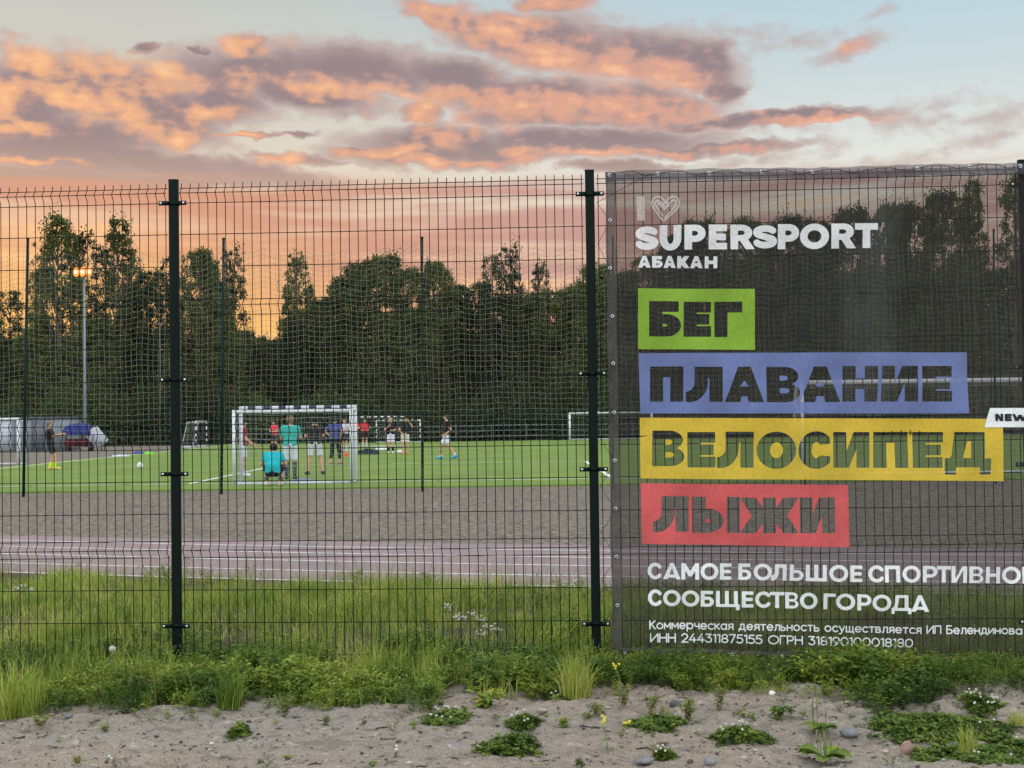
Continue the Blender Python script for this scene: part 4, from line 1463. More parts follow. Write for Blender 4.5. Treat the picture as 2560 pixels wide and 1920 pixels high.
SKIN = pmat('skin', lin(196, 150, 122), rough=.6, var=.06)
def cloth_mat(name, c, var=.14):
    return pmat(name, lin(*c), rough=.85, var=var, scale=9, spec=.15)
BASE = dict(headc=(0, .02, 1.66), neck=(0, 0, 1.49), chest=(0, .01, 1.30), waist=(0, 0, 1.10), pelvis=(0, 0, .97),
            sh=(.185, 0, 1.43), el=(.25, -.03, 1.15), wr=(.27, .05, .90), hip=(.095, 0, .93), kn=(.11, .025, .50), an=(.11, -.01, .09), toe=(.13, .17, .035))
def person(foot, yaw, H, pose, wear, label, hair=(52, 40, 34), extra=None):
    """pose: joints that differ from BASE, as (left, right) for limbs; x to the figure's right, y forward"""
    J = {}
    for k_, v in BASE.items():
        if k_ in ('sh', 'el', 'wr', 'hip', 'kn', 'an', 'toe'):
            J['L' + k_] = np.array((-v[0], v[1], v[2])); J['R' + k_] = np.array(v)
        else:
            J[k_] = np.array(v)
    for k_, v in pose.items():
        J[k_] = np.array(v, float)
    s = H / 1.78
    t = empty('person', (foot[0], foot[1], Z0), yaw)
    t.scale = (s, s, s)
    al = np.stack(list(J.values()))
    lo, hi = al.min(0) - .2, al.max(0) + .2
    lo[2] = max(lo[2], -.06)
    h = .017
    n = np.ceil((hi - lo) / h).astype(int)
    g = np.stack(np.meshgrid(*[lo[i] + h * np.arange(n[i]) for i in range(3)], indexing='ij'), -1)
    up = J['neck'] - J['pelvis']; up = up / np.linalg.norm(up)
    fwd = np.array([0, 1, 0.]) - up * up[1]
    fwd = fwd / np.linalg.norm(fwd)
    side = J['Rsh'] - J['Lsh']; side = side / np.linalg.norm(side)
    def torso(infl=0.0):
        d = cone(g, J['Lsh'] * .72 + J['Rsh'] * .28, J['Rsh'] * .72 + J['Lsh'] * .28, .085 + infl, .085 + infl)
        for q in (-1, 1):
            d = smin(d, cone(g, J['chest'] + side * q * .085, J['waist'] + side * q * .065, .105 + infl, .095 + infl), .05)
            d = smin(d, cone(g, J['waist'] + side * q * .065, J['pelvis'] + side * q * .075, .095 + infl, .105 + infl), .05)
            d = smin(d, cone(g, (J['Rsh'] if q > 0 else J['Lsh']), J['chest'] + side * q * .09, .065 + infl, .10 + infl), .05)
        return d
    d = torso()
    d = smin(d, cone(g, J['neck'] - up * .03, J['headc'] - up * .06, .058, .052), .03)
    hd = cone(g, J['headc'] + (0, -.012, .025), J['headc'] + (0, .012, -.05), .092, .066)
    hd = smin(hd, cone(g, J['headc'] + (0, .088, -.012), J['headc'] + (0, .10, -.03), .012, .017), .018)       # nose
    for q in (-1, 1):
        hd = smin(hd, cone(g, J['headc'] + (q * .088, -.01, .005), J['headc'] + (q * .085, -.008, -.025), .016, .012), .01)   # ears
    d = smin(d, hd, .025)
    for S in 'LR':
        d = smin(d, cone(g, J[S + 'sh'], J[S + 'el'], .056, .043), .03)
        d = smin(d, cone(g, J[S + 'el'], J[S + 'wr'], .043, .029), .02)
        hv = J[S + 'wr'] - J[S + 'el']; hv = hv / np.linalg.norm(hv)
        d = smin(d, cone(g, J[S + 'wr'] + hv * .02, J[S + 'wr'] + hv * .075, .030, .036), .02)
        d = smin(d, cone(g, J[S + 'hip'], J[S + 'kn'], .088, .058), .04)
        mid = J[S + 'kn'] * .68 + J[S + 'an'] * .32
        d = smin(d, cone(g, J[S + 'kn'], mid, .055, .058), .02)
        d = smin(d, cone(g, mid, J[S + 'an'], .056, .036), .03)
        d = smin(d, cone(g, J[S + 'an'], J[S + 'toe'], .042, .034), .02)
    V, F = snet(d, lo, h)
    mb = MB().add(V, F)
    for S in 'LR':                       # five fingers, bent a little, rooted in the palm
        hv = J[S + 'wr'] - J[S + 'el']; hv = hv / np.linalg.norm(hv)
        sd = np.cross(hv, fwd); sd = sd / (np.linalg.norm(sd) + 1e-6)
        nn = np.cross(sd, hv)
        for i, (o, L) in enumerate(((-.027, .068), (-.009, .078), (.009, .073), (.026, .058))):
            a = J[S + 'wr'] + hv * .085 + sd * o
            mb.tube([a, a + hv * L * .5 + nn * .008, a + hv * L * .85 + nn * .028], [.010, .009, .007], 6)
        a = J[S + 'wr'] + hv * .035 + sd * .03
        mb.tube([a, a + hv * .03 + sd * .025 + nn * .012, a + hv * .06 + sd * .03 + nn * .02], [.012, .010, .008], 6)
    mb.obj('body', SKIN, t, True)
    def part(name, f, c):
        V, F = snet(f, lo, h)
        if len(F):
            link(name, mesh(name, V, F, cloth_mat('%s_%d_%d_%d' % ((name,) + tuple(c)), c), True), t)
    if wear.get('shirt'):
        f = np.maximum(torso(.022), -((g - J['pelvis']) @ up) - wear.get('hem', .04))
        f = np.maximum(f, ((g - J['neck']) @ up) - .015)
        for S in 'LR':
            k_ = wear.get('sleeve', .62)
            f = smin(f, cone(g, J[S + 'sh'], J[S + 'sh'] * (1 - min(k_, 1)) + J[S + 'el'] * min(k_, 1), .078, .066, k_ < 1), .03)
            if k_ >= 1:
                f = smin(f, cone(g, J[S + 'el'], J[S + 'wr'], .062, .044, True), .03)
        part('shirt', f, wear['shirt'])
    if wear.get('shorts'):
        k_ = wear.get('leg', .74)
        f = np.maximum(cone(g, J['pelvis'] - side * .06, J['pelvis'] + side * .06, .125, .125), ((g - J['pelvis']) @ up) - .08)
        for S in 'LR':
            k1 = min(k_, 1)
            f = smin(f, cone(g, J[S + 'hip'], J[S + 'hip'] * (1 - k1) + J[S + 'kn'] * k1, .108, .098 if k_ < 1 else .078, k_ < 1), .03)
            if k_ > 1:
                q = k_ - 1
                f = smin(f, cone(g, J[S + 'kn'], J[S + 'kn'] * (1 - q) + J[S + 'an'] * q, .075, .058, True), .03)
        part('shorts' if k_ < 1 else 'trousers', f, wear['shorts'])
    for S in 'LR':
        if wear.get('socks'):
            a0 = wear.get('sock_top', .5)
            f = cone(g, J[S + 'an'] * 1.0, J[S + 'kn'] * a0 + J[S + 'an'] * (1 - a0), .050, .069, True)
            part('sock', f, wear['socks'])
        v = J[S + 'toe'] - J[S + 'an']; v = v * (1, 1, 0.0)
        v = v / (np.linalg.norm(v) + 1e-6)
        low = min(J[S + 'an'][2] - .085, J[S + 'toe'][2] - .03)
        f = smin(cone(g, J[S + 'an'] - v * .035 + (0, 0, -.035), J[S + 'toe'] + (0, 0, .005), .056, .046), cone(g, J[S + 'an'] + (0, 0, -.02), J[S + 'an'] + (0, 0, .005), .056, .05), .02)
        f = np.maximum(f, low - g[..., 2])
        part('shoe', f, wear.get('shoes', (200, 200, 200)))
    hc = J['headc']
    f = np.maximum(cone(g, hc + (0, -.018, .028), hc + (0, -.012, -.01), .106, .094), -(g[..., 2] - hc[2] - .0) - .045 + (g[..., 1] - hc[1]) * 1.05)
    part('hair', f, hair)
    return tag(t, label, 'person')

def ground(x, y):
    return gp(x, y, Z0)[:2]
# arms hanging a little away, hands to the front, hands on hips
FRONT = dict(Lel=(-.27, .03, 1.17), Lwr=(-.10, .20, 1.14), Rel=(.27, .03, 1.17), Rwr=(.10, .20, 1.16))
HIPS = dict(Lel=(-.38, -.08, 1.20), Lwr=(-.20, .04, 1.04), Rel=(.38, -.08, 1.20), Rwr=(.20, .04, 1.04))
WIDE = dict(Lkn=(-.17, .03, .50), Lan=(-.23, -.03, .09), Ltoe=(-.27, .14, .035), Rkn=(.17, .03, .50), Ran=(.23, -.03, .09), Rtoe=(.27, .14, .035))

person(ground(127, 1174), R(-80), 1.76, dict(headc=(0, -.05, 1.66), neck=(0, -.06, 1.50), chest=(0, -.05, 1.31), waist=(0, -.03, 1.10), Lsh=(-.18, -.05, 1.43), Rsh=(.18, -.05, 1.43),
       Lel=(-.22, .10, 1.22), Lwr=(-.16, .38, 1.27), Rel=(.22, .12, 1.24), Rwr=(.14, .40, 1.30), Lkn=(-.11, .06, .50), Lan=(-.12, -.04, .09), Ltoe=(-.13, .14, .035),
       Rkn=(.11, .16, .50), Ran=(.12, .16, .09), Rtoe=(.13, .34, .035)),
       dict(shirt=(38, 30, 34), sleeve=.9, shorts=(26, 24, 28), socks=(214, 234, 40), sock_top=.42, shoes=(206, 190, 90)), 'person in black shirt and shorts with bright yellow socks, arms held out', (120, 96, 80))
person(ground(727, 1198), R(4), 1.82, dict(FRONT, **{}), dict(shirt=(40, 168, 158), hem=.10, sleeve=.8, shorts=(205, 208, 212), leg=.92, socks=(62, 74, 88), sock_top=.95, shoes=(52, 52, 56)),
       'person standing in the goal in a teal shirt and pale shorts, seen from behind', (128, 108, 92))
person(ground(683, 1214), R(3), 1.78, dict(pelvis=(0, -.10, .36), waist=(0, -.10, .50), chest=(0, .02, .68), neck=(0, .10, .84), headc=(0, .17, .97), Lsh=(-.19, .08, .79), Rsh=(.19, .08, .79),
       Lel=(-.31, .14, .56), Lwr=(-.22, .36, .50), Rel=(.31, .14, .56), Rwr=(.22, .36, .50), Lhip=(-.10, -.08, .34), Rhip=(.10, -.08, .34), Lkn=(-.22, .34, .48), Rkn=(.22, .34, .48),
       Lan=(-.17, .06, .09), Ran=(.17, .06, .09), Ltoe=(-.20, .24, .035), Rtoe=(.20, .24, .035)),
       dict(shirt=(24, 168, 178), hem=.06, sleeve=.7, shorts=(30, 30, 40), leg=.85, socks=(90, 90, 96), sock_top=.3, shoes=(226, 206, 200)), 'person squatting by the goal in a bright turquoise shirt, seen from behind', (34, 30, 32))
person(ground(609, 1191), R(-78), 1.74, dict(FRONT, Lwr=(-.20, .34, .98), Lel=(-.24, .10, 1.16), Rwr=(.2, .32, .94), Rel=(.25, .08, 1.16)),
       dict(shirt=(146, 34, 62), hem=.06, sleeve=.7, shorts=(206, 208, 214), leg=.8, socks=(212, 210, 214), sock_top=.3, shoes=(216, 214, 222)),
       'person in a dark red shirt and white shorts half hidden by the goal post', (40, 34, 34))
person(ground(788, 1186), R(16), 1.80, dict(WIDE, **dict(FRONT)), dict(shirt=(38, 32, 36), hem=.06, sleeve=.7, shorts=(200, 202, 206), leg=.82, socks=(190, 160, 140), sock_top=.1, shoes=(60, 44, 44)),
       'person with legs apart in a black shirt and white shorts inside the goal', (30, 26, 28))
person(ground(838, 1160), R(-20), 1.80, dict(HIPS, Lan=(-.15, -.1, .09), Ltoe=(-.17, .08, .035), Lkn=(-.13, .02, .5), Ran=(.12, .12, .09), Rtoe=(.14, .30, .035), Rkn=(.12, .12, .5)),
       dict(shirt=(62, 70, 132), hem=.06, sleeve=.7, shorts=(34, 32, 36), leg=1.75, shoes=(170, 130, 110)), 'person in a blue shirt and dark trousers near the upright of the goal', (36, 30, 32))
person(ground(686, 1130), R(150), 1.66, dict(FRONT), dict(shirt=(206, 60, 74), shorts=(60, 44, 50), socks=(210, 200, 190), shoes=(200, 190, 185)), 'small distant person in red shown between the goal upright and the teal shirt', (50, 40, 36))
person(ground(888, 1119), R(170), 1.72, dict(FRONT), dict(shirt=(222, 74, 76), shorts=(48, 46, 54), leg=.85, socks=(60, 58, 64), shoes=(196, 196, 200)), 'person in a red shirt and dark shorts nearest the white goal upright, far off', (56, 42, 36))
person(ground(912, 1117), R(200), 1.70, dict(HIPS), dict(shirt=(206, 58, 70), shorts=(52, 40, 46), leg=.85, socks=(210, 206, 200), shoes=(210, 206, 200)), 'person in a darker red shirt standing with hands on hips, far off', (46, 36, 32))
person(ground(977, 1133), R(178), 1.72, dict(FRONT, Rwr=(.06, .16, 1.36), Rel=(.28, .06, 1.18)), dict(shirt=(36, 36, 42), shorts=(208, 208, 222), leg=.85, socks=(44, 40, 42), sock_top=.5, shoes=(216, 216, 216)),
       'person facing this way in a black shirt and white shorts with white shoes', (170, 140, 112))
person(ground(1013, 1136), R(192), 1.76, dict(Lel=(-.36, .05, 1.30), Lwr=(-.16, .12, 1.56), Rel=(.27, .02, 1.16), Rwr=(.14, .18, .98)), dict(shirt=(40, 38, 42), shorts=(206, 200, 182), leg=.82, socks=(196, 150, 130), sock_top=.15, shoes=(222, 132, 70)),
       'person in a black shirt and beige shorts raising one hand to the head, orange shoes', (44, 36, 34))
person(ground(1118, 1148), R(95), 1.84, dict(Lel=(-.24, -.14, 1.17), Lwr=(-.22, .06, .98), Rel=(.24, -.10, 1.17), Rwr=(.22, .10, 1.0), Lkn=(-.10, -.05, .52), Lan=(-.11, -.33, .15), Ltoe=(-.12, -.20, .05),
       Rkn=(.10, .22, .52), Ran=(.11, .24, .09), Rtoe=(.12, .42, .035)),
       dict(shirt=(38, 32, 36), hem=.06, sleeve=.6, shorts=(206, 210, 222), leg=.8, socks=(206, 214, 222), sock_top=.2, shoes=(36, 144, 190)), 'person walking alone across the pitch in a black shirt, white shorts and blue shoes', (70, 54, 46))
person(ground(862, 1128), R(170), 1.74, dict(FRONT), dict(shirt=(188, 190, 204), shorts=(40, 40, 48), leg=.85, socks=(200, 200, 204), shoes=(204, 204, 208)), 'person in a pale shirt almost hidden behind the goal upright and the blue shirt', (60, 48, 42))

# ------------------------------------------------------------------ things lying on the pitch
def ball_mat():
    m = bpy.data.materials.new('ball_leather')
    m.use_nodes = True
    k = NT(m.node_tree)
    p = k.n['Principled BSDF']
    v = k.voronoi(k.n.new('ShaderNodeTexCoord').outputs['Object'], 9)
    k.l.new(k.mix(k.smooth(v, .35, .2), lin(226, 228, 226), lin(150, 160, 160)), p.inputs['Base Color'])
    p.inputs['Roughness'].default_value = .5
    return m
b = gp(350, 1171, Z0)
mb = MB().ellipsoid((0, 0, 0), (.112, .112, .112), 20, 14)
o = mb.obj('football', ball_mat(), None, True)
o.location = (b[0], b[1], Z0 + .112)
tag(o, 'white football lying on the grass between the keeper and the thick fence post', 'ball')
def heap(name, px, py, L, W, Hh, col, label, cat, seed, rz=0.0):
    """a crumpled thing on the ground: a soft, folded lump"""
    c = gp(px, py, Z0)
    n, m = 26, 14
    V = []
    for i in range(m):
        a = i / (m - 1)
        for j in range(n):
            t = 2 * math.pi * j / n
            k_ = math.sin(a * math.pi / 2)
            fold = 1 + .22 * math.sin(3 * t + seed) + .12 * math.sin(7 * t + seed * 2)
            z = Hh * (math.cos(a * math.pi / 2) ** .7) * (1 + .3 * math.sin(5 * a * t + seed)) 
            V.append((L / 2 * k_ * fold * math.cos(t), W / 2 * k_ * fold * math.sin(t), max(z, .004)))
    V = np.array(V)
    i = np.arange(m - 1)[:, None] * n
    j = np.arange(n)[None]
    jn = (j + 1) % n
    F = np.stack([i + j, i + n + j, i + n + jn, i + jn], -1).reshape(-1, 4)
    o = link(name, mesh(name, V, F, cloth_mat('%s_%d' % (name, seed), col), True))
    o.location = (c[0], c[1], Z0)
    o.rotation_euler = (0, 0, rz)
    return tag(o, label, cat)
heap('jacket', 302, 1141, .85, .3, .07, (198, 202, 214), 'pale jacket laid out on the pitch edge beside the blue jacket', 'jacket', 3)
heap('jacket', 347, 1135, .45, .3, .12, (40, 74, 150), 'blue jacket heaped between the pale one and the lime bib', 'jacket', 5)
heap('training_bib', 371, 1135, .42, .3, .10, (120, 224, 60), 'lime green training bib lying on the pitch edge', 'bib', 7)
heap('sports_bag', 923, 1136, 1.05, .4, .22, (44, 48, 60), 'dark sports bag on the grass in front of the red-shirted players', 'bag', 11)
heap('towel', 952, 1124, .55, .25, .09, (206, 208, 216), 'white towel dropped on the grass behind the dark sports bag', 'towel', 13)
heap('folded_mat', 760, 1206, .62, .34, .09, (128, 138, 158), 'grey-blue folded mat lying in the mouth of the small goal', 'mat', 17)
heap('towel', 1000, 1131, .35, .2, .10, (216, 218, 220), 'white towel at the feet of the two black-shirted players', 'towel', 19)
cn = gp(866, 1141, Z0)
mb = MB()
mb.tube([(0, 0, .02), (0, 0, .24)], [.10, .03], 14)
mb.box((-.13, -.13, 0), (.13, .13, .02))
o = mb.obj('marker_cone', cloth_mat('orange_cone', (232, 96, 52)))
o.location = (cn[0], cn[1], Z0)
tag(o, 'small orange marker cone on the grass by the goal upright', 'cone')

# ------------------------------------------------------------------ far left: shed, canopy, floodlight
SHED = pmat('grey_painted_sheet', lin(132, 138, 146), rough=.6, var=.2, scale=1.5)
SHED_D = pmat('dark_sheet', lin(92, 98, 106), rough=.6)
t = empty('metal_shed', (-30.0, 86, 0))
mb = MB()
mb.box((-12, 0, 0), (2.6, 3, 2.0))
mb.obj('wall', SHED, t)
mb = MB()
mb.box((-12.1, -.08, 2.003), (2.7, 3.08, 2.08))
mb.obj('roof', SHED_D, t)
for x in (-1.2, .9):
    mb = MB()
    mb.box((x - .4, -.03, .05), (x + .4, .0, 1.85))
    d = mb.obj('door', SHED_D if x > 0 else pmat('pale_sheet', lin(178, 184, 192), rough=.6), t)
    mb = MB()
    mb.box((x + .28, -.06, .9), (x + .32, -.031, 1.05))
    mb.obj('handle', GBLACK, d)
for x in np.arange(-10, 2.6, 1.05):
    mb = MB()
    mb.box((x - .03, -.05, .0), (x + .03, -.032 + .03, 1.99))
    mb.obj('batten', SHED_D, t)
tag(t, 'low flat-roofed grey metal shed behind the keeper and the touchline', 'shed')

t = empty('canopy_stall', (-26.3, 85, 0))
mb = MB()
n, m = 20, 8
V = []
for i in range(m):
    a = i / (m - 1)
    for j in range(n):
        q = 2 * math.pi * j / n
        k_ = math.sin(a * math.pi / 2)
        V.append((.98 * k_ * math.cos(q) * (1 + .04 * math.cos(8 * q)), .8 * k_ * math.sin(q), 1.68 - .5 * (1 - math.cos(a * math.pi / 2)) - (.18 if i == m - 1 else 0)))
i = np.arange(m - 1)[:, None] * n
j = np.arange(n)[None]
jn = (j + 1) % n
mb.add(V, np.stack([i + j, i + n + j, i + n + jn, i + jn], -1).reshape(-1, 4))
mb.obj('canopy', cloth_mat('blue_canopy', (42, 50, 108)), t, True)
for x in (-.8, .8):
    mb = MB()
    mb.tube([(x, 0, 0), (x, 0, 1.15)], .03, 8)
    mb.obj('leg', GBLACK, t)
mb = MB()
mb.box((-.78, -.3, .28), (.78, .3, .72))
mb.box((-.7, -.25, 0), (-.6, .25, .28))
mb.box((.6, -.25, 0), (.7, .25, .28))
mb.obj('bench', cloth_mat('dark_red_bench', (92, 32, 46)), t)
tag(t, 'blue canopy over a dark red bench under the floodlight pole', 'stall')
t = empty('folding_board', (-25.15, 84.6, 0))
mb = MB()
mb.bar((-.35, 0, 1.25), (.45, -.1, .35), .9, .05, (0, 1, 0))
mb.obj('panel', pmat('greyed_white', lin(168, 172, 178), rough=.6), t)
for y in (-.35, .3):
    mb = MB()
    mb.bar((-.3, y, 0), (-.05, y, .95), .05, .05)
    mb.bar((.42, y, 0), (.42, y, .42), .05, .05)
    mb.obj('leg', GBLACK, t)
tag(t, 'white board leaning on short legs right beside the blue canopy', 'board')

LAMP = bpy.data.materials.new('lit_lamp')
LAMP.use_nodes = True
p = LAMP.node_tree.nodes['Principled BSDF']
p.inputs['Emission Color'].default_value = (1.0, .74, .36, 1)
p.inputs['Emission Strength'].default_value = 6
GLOW = bpy.data.materials.new('halo_emission')  # orange emission standing in for the soft halo around the lamps
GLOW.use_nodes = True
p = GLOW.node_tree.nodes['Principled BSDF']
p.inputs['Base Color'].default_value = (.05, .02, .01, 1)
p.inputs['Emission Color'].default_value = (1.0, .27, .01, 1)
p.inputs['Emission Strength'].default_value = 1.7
POLE = pmat('galvanised_pole', lin(128, 134, 144), rough=.5, var=.08)
fy = 96.0
d = ray(213, 1060)
fx = d[0] / d[1] * fy
d2 = ray(213, 690)
ftop = HC + d2[2] / d2[1] * fy
t = empty('floodlight', (fx, fy, 0))
mb = MB()
mb.tube([(0, 0, 0), (0, 0, ftop * .5), (0, 0, ftop + .2)], [.11, .085, .06], 12)
mb.obj('pole', POLE, t, True)
mb = MB()
mb.bar((-.62, -.05, ftop), (.62, -.05, ftop), .1, .1)
mb.obj('crossarm', POLE, t)
for i, x in enumerate((-.44, 0, .44)):
    mb = MB()
    mb.box((x - .16, -.36, ftop + .06), (x + .16, -.06, ftop + .42))
    l = mb.obj('lamp_housing', POLE, t)
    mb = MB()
    mb.ellipsoid((x, -.38, ftop + .24), (.215, .03, .33), 14, 8)  # oversized glowing disc imitating the lamp's halo
    mb.obj('lamp_halo', GLOW, l)
    mb = MB()
    mb.ellipsoid((x, -.40, ftop + .24), (.10, .05, .12), 12, 8)
    mb.obj('lamp', LAMP, l, True)
tag(t, 'tall pale floodlight pole with three glowing orange lamps against the poplars', 'floodlight')
# second, thinner lamp post among the trees
d = ray(402, 1100)
sx = d[0] / d[1] * 104
t = empty('lamp_post', (sx, 104, 0))
mb = MB()
mb.tube([(0, 0, 0), (0, 0, 9.0)], [.045, .03], 8)
mb.obj('pole', pmat('dull_pole', lin(88, 94, 94), rough=.7), t, True)
mb = MB()
mb.bar((-.3, 0, 9.0), (.3, 0, 9.0), .12, .08)
mb.obj('lamp_head', pmat('dull_pole', lin(88, 94, 94), rough=.7), t)
tag(t, 'thin unlit lamp post among the trees beside the thick fence post', 'lamp post')

# long low barrier behind the far end of the pitch
t = empty('barrier_rail', (0, 99, 0))
RAIL = pmat('grey_rail', lin(96, 104, 104), rough=.6)
mb = MB()
for z in (.35, .75, 1.1):
    mb.bar((-19, 0, z), (50, 0, z), .05, .05)
mb.obj('rail', RAIL, t)
for x in np.arange(-19, 50, 2.5):
    mb = MB()
    mb.box((x - .03, .03, 0), (x + .03, .09, 1.15))
    mb.obj('upright', RAIL, t)
tag(t, 'low grey barrier rail along the far end of the pitch', 'barrier')

# ------------------------------------------------------------------ trees
def leaf_mat(name, c0, c1, trans=.35):
    m = bpy.data.materials.new(name)
    m.use_nodes = True
    k = NT(m.node_tree)
    p = k.n['Principled BSDF']
    oi = k.n.new('ShaderNodeObjectInfo')
    g = k.n.new('ShaderNodeNewGeometry')
    tc = k.n.new('ShaderNodeTexCoord').outputs['Object']
    n = k.noise(tc, .9, 3, .6)
    f = k.math('ADD', k.math('MULTIPLY', n, .75), k.math('ADD', k.math('MULTIPLY', g.outputs['Random Per Island'], .35), k.math('MULTIPLY', oi.outputs['Random'], .6)))
    c = k.mix(k.smooth(f, .35, 1.3), lin(*c0), lin(*c1))
    k.l.new(c, p.inputs['Base Color'])
    p.inputs['Roughness'].default_value = .7
    p.inputs['Specular IOR Level'].default_value = .15
    t = k.n.new('ShaderNodeBsdfTranslucent')
    k.l.new(c, t.inputs[0])
    mx = k.n.new('ShaderNodeMixShader')
    mx.inputs[0].default_value = trans
    k.l.new(p.outputs[0], mx.inputs[1])
    k.l.new(t.outputs[0], mx.inputs[2])
    k.l.new(mx.outputs[0], k.n['Material Output'].inputs[0])
    return m
LEAF = leaf_mat('tree_leaves', (38, 48, 30), (98, 106, 56))
BARK = pmat('bark', lin(96, 88, 76), rough=.9, var=.3, scale=8)

def leaves(C, size, g, aspect=.62):
    """kite-shaped leaves at the points C, tossed at random"""
    n = len(C)
    a = g.normal(size=(n, 3)); a /= np.linalg.norm(a, axis=1)[:, None]
    b = g.normal(size=(n, 3))
    b -= a * (a * b).sum(1)[:, None]; b /= np.linalg.norm(b, axis=1)[:, None]
    L = size * (.7 + .6 * g.random(n))[:, None]
    V = np.stack([C - a * L * .5, C + b * L * aspect * .5, C + a * L * .5, C - b * L * aspect * .5], 1).reshape(-1, 3)
    return V, np.arange(4 * n).reshape(-1, 4)

def tree_meshes(kind, seed):
    g = np.random.default_rng(seed)
    H = 14.0
    if kind == 'poplar':
        base, Rm, nc, per, cr, size = .04, 2.6, 190, 40, .46, .19
        prof_ = lambda t: (.62 + .38 * np.sin(np.clip(t * 1.3, 0, 1) * math.pi)) * (1 - t) ** .24
    elif kind == 'broad':
        base, Rm, nc, per, cr, size = .02, 3.5, 330, 56, .72, .22
        prof_ = lambda t: np.sqrt(np.clip(1 - (t - .40) ** 2 / .40, 0, 1))
    elif kind == 'pointed':
        base, Rm, nc, per, cr, size = .02, 2.9, 240, 56, .56, .20
        prof_ = lambda t: (1 - t) ** .75 * (.8 + .2 * np.cos(t * 26))
    else:
        base, Rm, nc, per, cr, size = .06, 2.3, 190, 40, .44, .18
        prof_ = lambda t: (.62 + .38 * np.sin(t * 1.15 * math.pi + .2) ** 2) * (1 - t) ** .14
    lean = g.normal(0, .25, 2)
    C, limbs = [], []
    lob = [(g.random() * 2 * math.pi, g.random(), .25 + .5 * g.random()) for _ in range(7)]
    k_ = 0
    while k_ < nc:
        t = g.random() ** .8
        ph = g.random() * 2 * math.pi
        r = Rm * prof_(np.array(t)) * (.35 + .65 * math.sqrt(g.random()))
        m = 1.0
        for a, tt, w in lob:
            m += .20 * math.cos(ph - a) * math.exp(-((t - tt) / .16) ** 2) * (1 if w > .5 else -1.2)
        r *= max(m, .2)
        z = H * (base + (1 - base) * t)
        c = np.array([lean[0] * t + r * math.cos(ph), lean[1] * t + r * math.sin(ph), z])
        rr = cr * (.55 + .7 * g.random()) * (1 - .45 * t)
        C.append(c + g.normal(size=(per, 3)) * rr * np.array([.62, .62, .5]))
        if k_ % 5 == 0:
            limbs.append(c)
        k_ += 1
    for _ in range(7):          # leading shoots
        c = np.array([lean[0] + g.normal(0, .6), lean[1] + g.normal(0, .6), H * (.88 + .12 * g.random())])
        C.append(c + g.normal(size=(26, 3)) * np.array([.16, .16, .42]))
    C = np.concatenate(C)
    C[:, 2] = np.maximum(C[:, 2], .15)
    V, F = leaves(C, size, g)
    crown = mesh('crown', V, F, LEAF)
    mb = MB()
    z = np.linspace(0, H * .93, 9)
    mb.tube(np.stack([lean[0] * z / H + .08 * np.sin(z), lean[1] * z / H + .06 * np.cos(z * .8), z], -1), np.linspace(.19, .02, 9), 8)
    for c in limbs:
        z0 = max(.3, c[2] - .8 - .6 * math.hypot(c[0], c[1]))
        p0 = np.array([lean[0] * z0 / H, lean[1] * z0 / H, z0])
        mb.tube([p0, p0 * .5 + c * .5 + np.array([0, 0, .15]), c], [.06, .04, .015], 5)
    return crown, mb.mesh('trunk', BARK, True)
TM = {k_: [tree_meshes(k_, s_ + 10 * i) for i in range(n)] for k_, n, s_ in (('poplar', 2, 1), ('broad', 3, 2), ('pointed', 2, 3), ('slim', 3, 4))}
tcount = {}
def tree(xD, yD, Y, wD, kind, label, group=None):
    x, y = xD * 1.15732, yD * 1.15732
    d = ray(x, y)
    P = ORG + d * (Y / d[1])
    H = max(P[2], 2)
    i = tcount.get(kind, 0)
    tcount[kind] = i + 1
    crown, trunk = TM[kind][i % len(TM[kind])]
    t = empty('tree', (P[0], Y, 0), random.random() * 6.28)
    s = H / 14.0
    w = wD * 1.15732 / FPX * Y / {'poplar': 3.9, 'broad': 5.0, 'pointed': 4.0, 'slim': 3.6}[kind]
    t.scale = (w, w, s)
    link('trunk', trunk, t)
    link('crown', crown, t)
    return tag(t, label, 'tree', group)
WOOD = 'dense wood behind the pitch'
WL = 'dark green tree merging into the dense wood behind the pitch'
for a in ((128, 468, 110, 120, 'poplar', 'tallest ragged poplar, its crown rising just beside the lit floodlight'),
          (180, 500, 114, 80, 'slim', 'thin tree filling the gap between the two tall poplars at the floodlight'),
          (250, 472, 111, 100, 'poplar', 'tall ragged poplar between the floodlight and the thick fence post'),
          (18, 632, 118, 90, 'slim', 'pale thin tree standing against the yellow glow beyond the shed'),
          (432, 542, 108, 98, 'broad', 'dense round-topped tree right beside the thick fence post'),
          (508, 538, 112, 70, 'slim', 'slender airy tree rising behind the slim net pole and the small goal'),
          (640, 548, 112, 82, 'slim', 'lone slender airy tree with sky on one side, above the small goal'),
          (936, 572, 109, 84, 'broad', 'dark tree directly behind the slim net pole'),
          (1060, 556, 116, 62, 'slim', 'first of three feathery tall trees above the far goals'),
          (1110, 532, 116, 72, 'slim', 'tallest of the three feathery trees above the far goals'),
          (1165, 568, 116, 62, 'slim', 'lowest of the three feathery trees, nearest the thick post by the banner'),
          (2038, 422, 98, 120, 'broad', 'rounded tree showing through the banner above the title'),
          (2101, 394, 97, 90, 'poplar', 'tall tree showing through the banner corner'),
          (2185, 378, 96, 130, 'poplar', 'tallest tree behind the banner, at its far post'), (2290, 385, 97, 120, 'broad', None)):
    tree(*a) if a[5] else tree(*a[:5], WL, WOOD)
